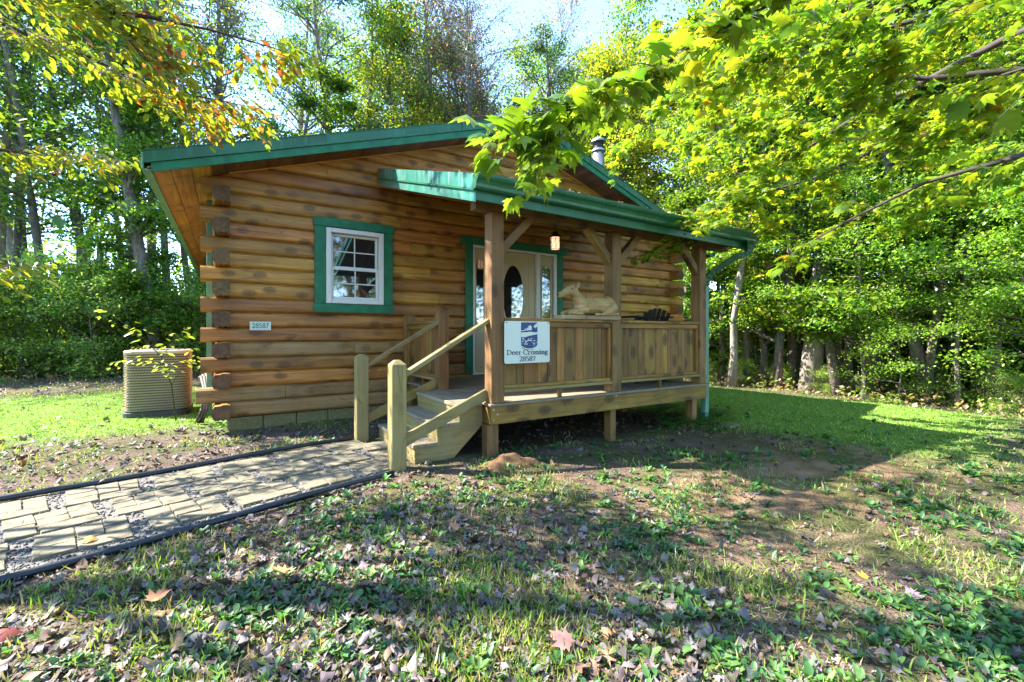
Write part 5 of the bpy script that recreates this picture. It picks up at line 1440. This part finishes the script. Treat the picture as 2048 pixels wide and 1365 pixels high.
for i in range(len(ls)):
    o = bpy.data.objects.new('leaf', sm_[i % 3]); M4 = Matrix(ms[i].tolist()).to_4x4(); M4.translation = ls[i]; put(o, M4, sap)

# ferns and weeds at the right end of the porch
def fern(x, y, s, label):
    f = empty('fern', (x, y, gz(x, y))); tag(f, label, 'fern', 'ferns at the right end of the porch')
    for i in range(8):
        a = i * .8 + random.uniform(-.2, .2); B = MB(); P = []
        for j in range(9):
            t = j / 8; P.append(np.array([x + math.cos(a) * t * .38 * s, y + math.sin(a) * t * .38 * s, gz(x, y) + s * (.42 * t - .30 * t * t * 1.2)]))
        B.add(tube_geo([tuple(p) for p in P], list(np.linspace(.004, .001, 9)), 4, False))
        sd = np.array([-math.sin(a), math.cos(a), 0])
        for j in range(1, 9):
            w = .13 * s * math.sin(math.pi * (j / 9) ** .7)
            for sg_ in (-1, 1):
                p = P[j]; q = p + sd * sg_ * w + (P[j] - P[j - 1]) * .5; e = (P[j] - P[j - 1]) * .35
                n0 = len(B.v); B.v += [tuple(p - e), tuple(q), tuple(p + e)]; B.f.append((n0, n0 + 1, n0 + 2))
        VV = np.array(B.v); tri = []
        for ff in B.f:
            tri += [ff] if len(ff) == 3 else [(ff[0], ff[1], ff[2]), (ff[0], ff[2], ff[3])]
        raw_mesh('frond', VV, np.array(tri).ravel(), np.tile([.05, .13, .03, 1], (len(VV), 1)), 'leaf', f)
for i, (x, y, s) in enumerate([(5.75, 4.0, 1.3), (5.95, 4.35, 1.1), (5.35, 3.72, 1.), (5.6, 4.6, 1.2), (6.2, 4.0, .9), (5.05, 3.95, .9)]):
    fern(x, y, s, 'dark green fern growing at the foot of the porch end post')

# ------------------------------------------------------------------ ground cover
def polar(n, r0, r1, a0=-1.3, a1=1.3):
    r = np.exp(rng.uniform(math.log(r0), math.log(r1), n)); a = rng.uniform(a0, a1, n)
    return (np.cos(a) * r)[:, None] * np.array(FWD[:2]) + (np.sin(a) * r)[:, None] * np.array(RGT[:2]), r
def blocked(x, y):
    return in_path(x, y, .03) or (x > -.05 and x < 8.5 and y > 6.4 and y < 16.5) or (1.2 < x < 2.2 and 3.8 < y < 5.2) or (-1.35 < x < -.45 and 8.3 < y < 9.15)
def under_deck(x, y): return 2.1 < x < 5.65 and 4.0 < y < 6.5
def shade_bare(x, y): return max(0., 1 - math.hypot((x - 4.5) / 3.2, (y - 2.3) / 1.1))
# grass
P, r_ = polar(300000, 1.1, 26)
keep = []
for i, (x, y) in enumerate(P):
    l = lawn(x, y); nz = mnoise.noise(Vector((x * 1.6, y * 1.6, 11)))
    p = .95 if l > .6 else (.12 + .8 * l + (.45 if nz > .12 else 0.) + (.25 if nz > .3 else 0) - .5 * shade_bare(x, y) - (.25 if y > 3.2 and x > -1 and x < 5 else 0))
    if in_path(x, y, .0): p = .012
    if under_deck(x, y): p *= .05
    if random.random() < p and (in_path(x, y) or not blocked(x, y)): keep.append(i)
P = P[keep]; r_ = r_[keep]; n = len(P)
lw = np.array([lawn(x, y) for x, y in P])
hgt = (.028 + .04 * rng.random(n) ** 1.5) * (1 - .35 * lw) * (1 + .05 * np.maximum(0, r_ - 6)) * np.where(rng.random(n) < .02, 1.5, 1)
wd = .0022 + .0013 * r_
loc = np.column_stack([P, [gz(x, y) - .004 for x, y in P]])
mt = rand_rot(n, .5); mt[:, :, 0] *= (wd / .09)[:, None]; mt[:, :, 1] *= hgt[:, None]; mt[:, :, 2] *= hgt[:, None]
cl = pick([(.14, .24, .03), (.20, .32, .045), (.10, .19, .025), (.32, .28, .12), (.28, .35, .07)], n, .2, [.3, .3, .2, .08, .12])
dry = (lw < .3) & (rng.random(n) < .30); cl[dry] = pick([(.34, .27, .15), (.26, .21, .12)], int(dry.sum()))
scatter_mesh('grass', BLADE, loc, mt, cl, 'grass'); tag(bpy.data.objects['grass'], kind='stuff'); print('grass', n)
# broad leaved weeds: rosettes
WEED = ([(0, 0, 0), (.10, .30, .10), (.20, .55, .17), (.13, .85, .12), (0, 1, .04), (-.13, .85, .12), (-.20, .55, .17), (-.10, .30, .10), (0, .35, .06), (0, .7, .10)],
        [(0, 1, 8), (1, 2, 8), (2, 9, 8), (2, 3, 9), (3, 4, 9), (4, 5, 9), (5, 6, 9), (6, 8, 9), (6, 7, 8), (7, 0, 8)])
P, r_ = polar(19000, 1.15, 9)
L, Mx, Cc = [], [], []
npl = 0
for (x, y), r in zip(P, r_):
    nz = mnoise.noise(Vector((x * 1.1, y * 1.1, 20))) + .5 * mnoise.noise(Vector((x * 3.1, y * 3.1, 21)))
    p = (.85 if nz > .06 else .10) + (.15 if nz > .3 else 0)
    p *= sstep((x + .9) / 2.2) * .85 + .18
    p *= 1 - .8 * shade_bare(x, y)
    if lawn(x, y) > .7: p *= .35
    if blocked(x, y) or under_deck(x, y): continue
    if y > 3.0 and x < 5: p *= .5
    if random.random() > p: continue
    npl += 1
    z = gz(x, y); s = random.uniform(.025, .062) * (1.25 if r > 4 else 1); k = random.randint(4, 7); a0 = random.uniform(0, 6.28); g = random.choice([(.05, .14, .03), (.075, .18, .035), (.035, .10, .03), (.10, .20, .035), (.03, .09, .035)])
    for j in range(k):
        a = a0 + j * 2.4 + random.uniform(-.3, .3); el_ = random.uniform(.1, .9); ca2, sa2 = math.cos(a), math.sin(a); ce, se = math.cos(el_), math.sin(el_)
        f = np.array([ca2 * ce, sa2 * ce, se]); sd = np.array([-sa2, ca2, 0]); up = np.cross(sd, f) * -1
        up = np.array([-ca2 * se, -sa2 * se, ce])
        L.append((x, y, z)); Mx.append(np.column_stack([sd * random.uniform(.75, 1.25), f, up]) * s * random.uniform(.7, 1.2)); Cc.append(g)
L, Mx, Cc = np.array(L), np.array(Mx), np.array(Cc) * (1 + rng.normal(0, .15, (len(Cc), 1)))
scatter_mesh('broadleaf_weeds', WEED, L, Mx, np.clip(Cc, .01, .9), 'grass'); tag(bpy.data.objects['broadleaf_weeds'], kind='stuff'); print('weeds', npl, len(L))
# fallen leaves
DEAD = [(.15, .115, .11), (.10, .075, .068), (.21, .175, .165), (.15, .09, .06), (.21, .115, .055), (.07, .05, .04)]
P, r_ = polar(22000, 1.1, 18)
L = []
for (x, y), r in zip(P, r_):
    nz = mnoise.noise(Vector((x * .9, y * .9, 31)))
    p = .9 * sstep((3.0 - x) / 3.2) + .12
    if nz > .1: p += .15
    if lawn(x, y) > .6: p *= .05
    if in_path(x, y): p *= .03
    if under_deck(x, y): p = .6
    if (x > -.1 and x < 8.5 and y > 6.45) or (1.3 < x < 2.2 and 3.9 < y < 5.1): continue
    if random.random() < p: L.append((x, y, gz(x, y) + random.uniform(.006, .022), r))
L = np.array(L); n = len(L); half = n // 2
sz = rng.uniform(.02, .066, n) * np.where(L[:, 3] > 6, 1.4, 1)
mt = rand_rot(n, .24) * sz[:, None, None]; mt[:, :, 2] *= rng.uniform(-3, 2.5, n)[:, None]
cl = pick(DEAD, n, .22, [.3, .22, .18, .12, .08, .1])
# crumple: fold some leaves across
h_ = n // 2
scatter_mesh('leaf_litter', MAPLE, L[:h_, :3], mt[:h_], cl[:h_], 'litter', crumple=.10)
mt[h_:, :, 0] *= 1.5; scatter_mesh('curled_litter', OVAL, L[h_:, :3], mt[h_:], cl[h_:], 'litter', crumple=.16); tag(bpy.data.objects['curled_litter'], kind='stuff'); tag(bpy.data.objects['leaf_litter'], kind='stuff'); print('litter', n)
# small dark crumbs and twigs
P, r_ = polar(30000, 1.1, 9)
K = np.array([not blocked(x, y) for x, y in P]); P, r_ = P[K], r_[K]; n = len(P)
mt = rand_rot(n, .5) * (rng.uniform(.008, .030, n))[:, None, None]
scatter_mesh('leaf_crumbs', LOZ, np.column_stack([P, [gz(x, y) + .006 for x, y in P]]), mt, pick(DEAD, n, .3), 'litter'); tag(bpy.data.objects['leaf_crumbs'], kind='stuff')
B = MB(); random.seed(77)
P, r_ = polar(420, 1.3, 9)
for (x, y) in P:
    if blocked(x, y): continue
    t = wander((x, y, gz(x, y) + .012), (random.gauss(0, 1), random.gauss(0, 1), 0), random.uniform(.08, .35), 4, .18)
    B.add(tube_geo([(p[0], p[1], gz(p[0], p[1]) + .012) for p in t], [.003, .0028, .0024, .002, .001], 4, False))
B.build('fallen_twigs', 'bark_dark'); tag(bpy.data.objects['fallen_twigs'], kind='stuff')
# brush at the edge of the woods
P, r_ = polar(26000, 9, 26)
L = []
for (x, y), r in zip(P, r_):
    e = (sstep((x - 12.1 - .10 * (y - 6)) / .8) if x > 8 else sstep((y - 14.6 - .12 * (x + 6)) / .9) if x < 1 else 0)
    if random.random() < e * .9: L.append((x, y, gz(x, y) + abs(random.gauss(0, .16)) + .02))
L = np.array(L); n = len(L)
scatter_mesh('undergrowth', LOZ, L, rand_rot(n, .7) * rng.uniform(.07, .16, n)[:, None, None], pick([(.28, .2, .13), (.2, .24, .06), (.12, .2, .04), (.33, .27, .2), (.24, .16, .1)], n, .2), 'leaf'); tag(bpy.data.objects['undergrowth'], kind='stuff')
# single leaves one notices
def lone(x, y, s, c, label, yaw, tilt=.3):
    Vv, Ff = fan(_h + [(0, 1.0)] + [(-a, b_) for a, b_ in _h[:0:-1]], random.uniform(-.8, .8))
    me = raw_data('fallen_leaf', np.array(Vv), np.array(Ff).ravel(), np.tile([*c, 1], (len(Vv), 1)), 'litter')
    M4 = Matrix.Translation((x, y, gz(x, y) + .035)) @ Matrix.Rotation(yaw, 4, 'Z') @ Matrix.Rotation(tilt, 4, 'X') @ Matrix.Scale(s, 4)
    tag(put(bpy.data.objects.new('fallen_leaf', me), M4), label, 'leaf')
lone(.243, 2.386, .105, (.62, .33, .10), 'large pale orange maple leaf on the ground below the path edging', 2.2)
lone(-.66, 3.40, .07, (.55, .27, .06), 'small orange leaf lying on the gravel margin of the path', .4)
lone(-.689, 2.475, .095, (.25, .05, .04), 'dark red leaf at the lower left corner of the photo', 1.2)
lone(-.274, 2.409, .085, (.40, .15, .06), 'rust orange leaf among grey litter at the lower left', -.6)
lone(1.124, 2.364, .075, (.45, .19, .10), 'curled rust brown leaf on bare soil in the middle foreground', .9, .6)
lone(4.411, 2.231, .075, (.62, .40, .03), 'bright yellow leaf on dark soil in front of the right porch bay', 1.9)
lone(2.759, .952, .06, (.6, .36, .03), 'small yellow leaf on the sandy patch in the right foreground', .2)
lone(4.165, 1.269, .06, (.5, .42, .12), 'pale yellow leaf on mossy soil at the right', 2.8)
lone(1.071, 1.271, .10, (.36, .16, .14), 'pinkish brown leaf at the bottom edge in the middle', .5)
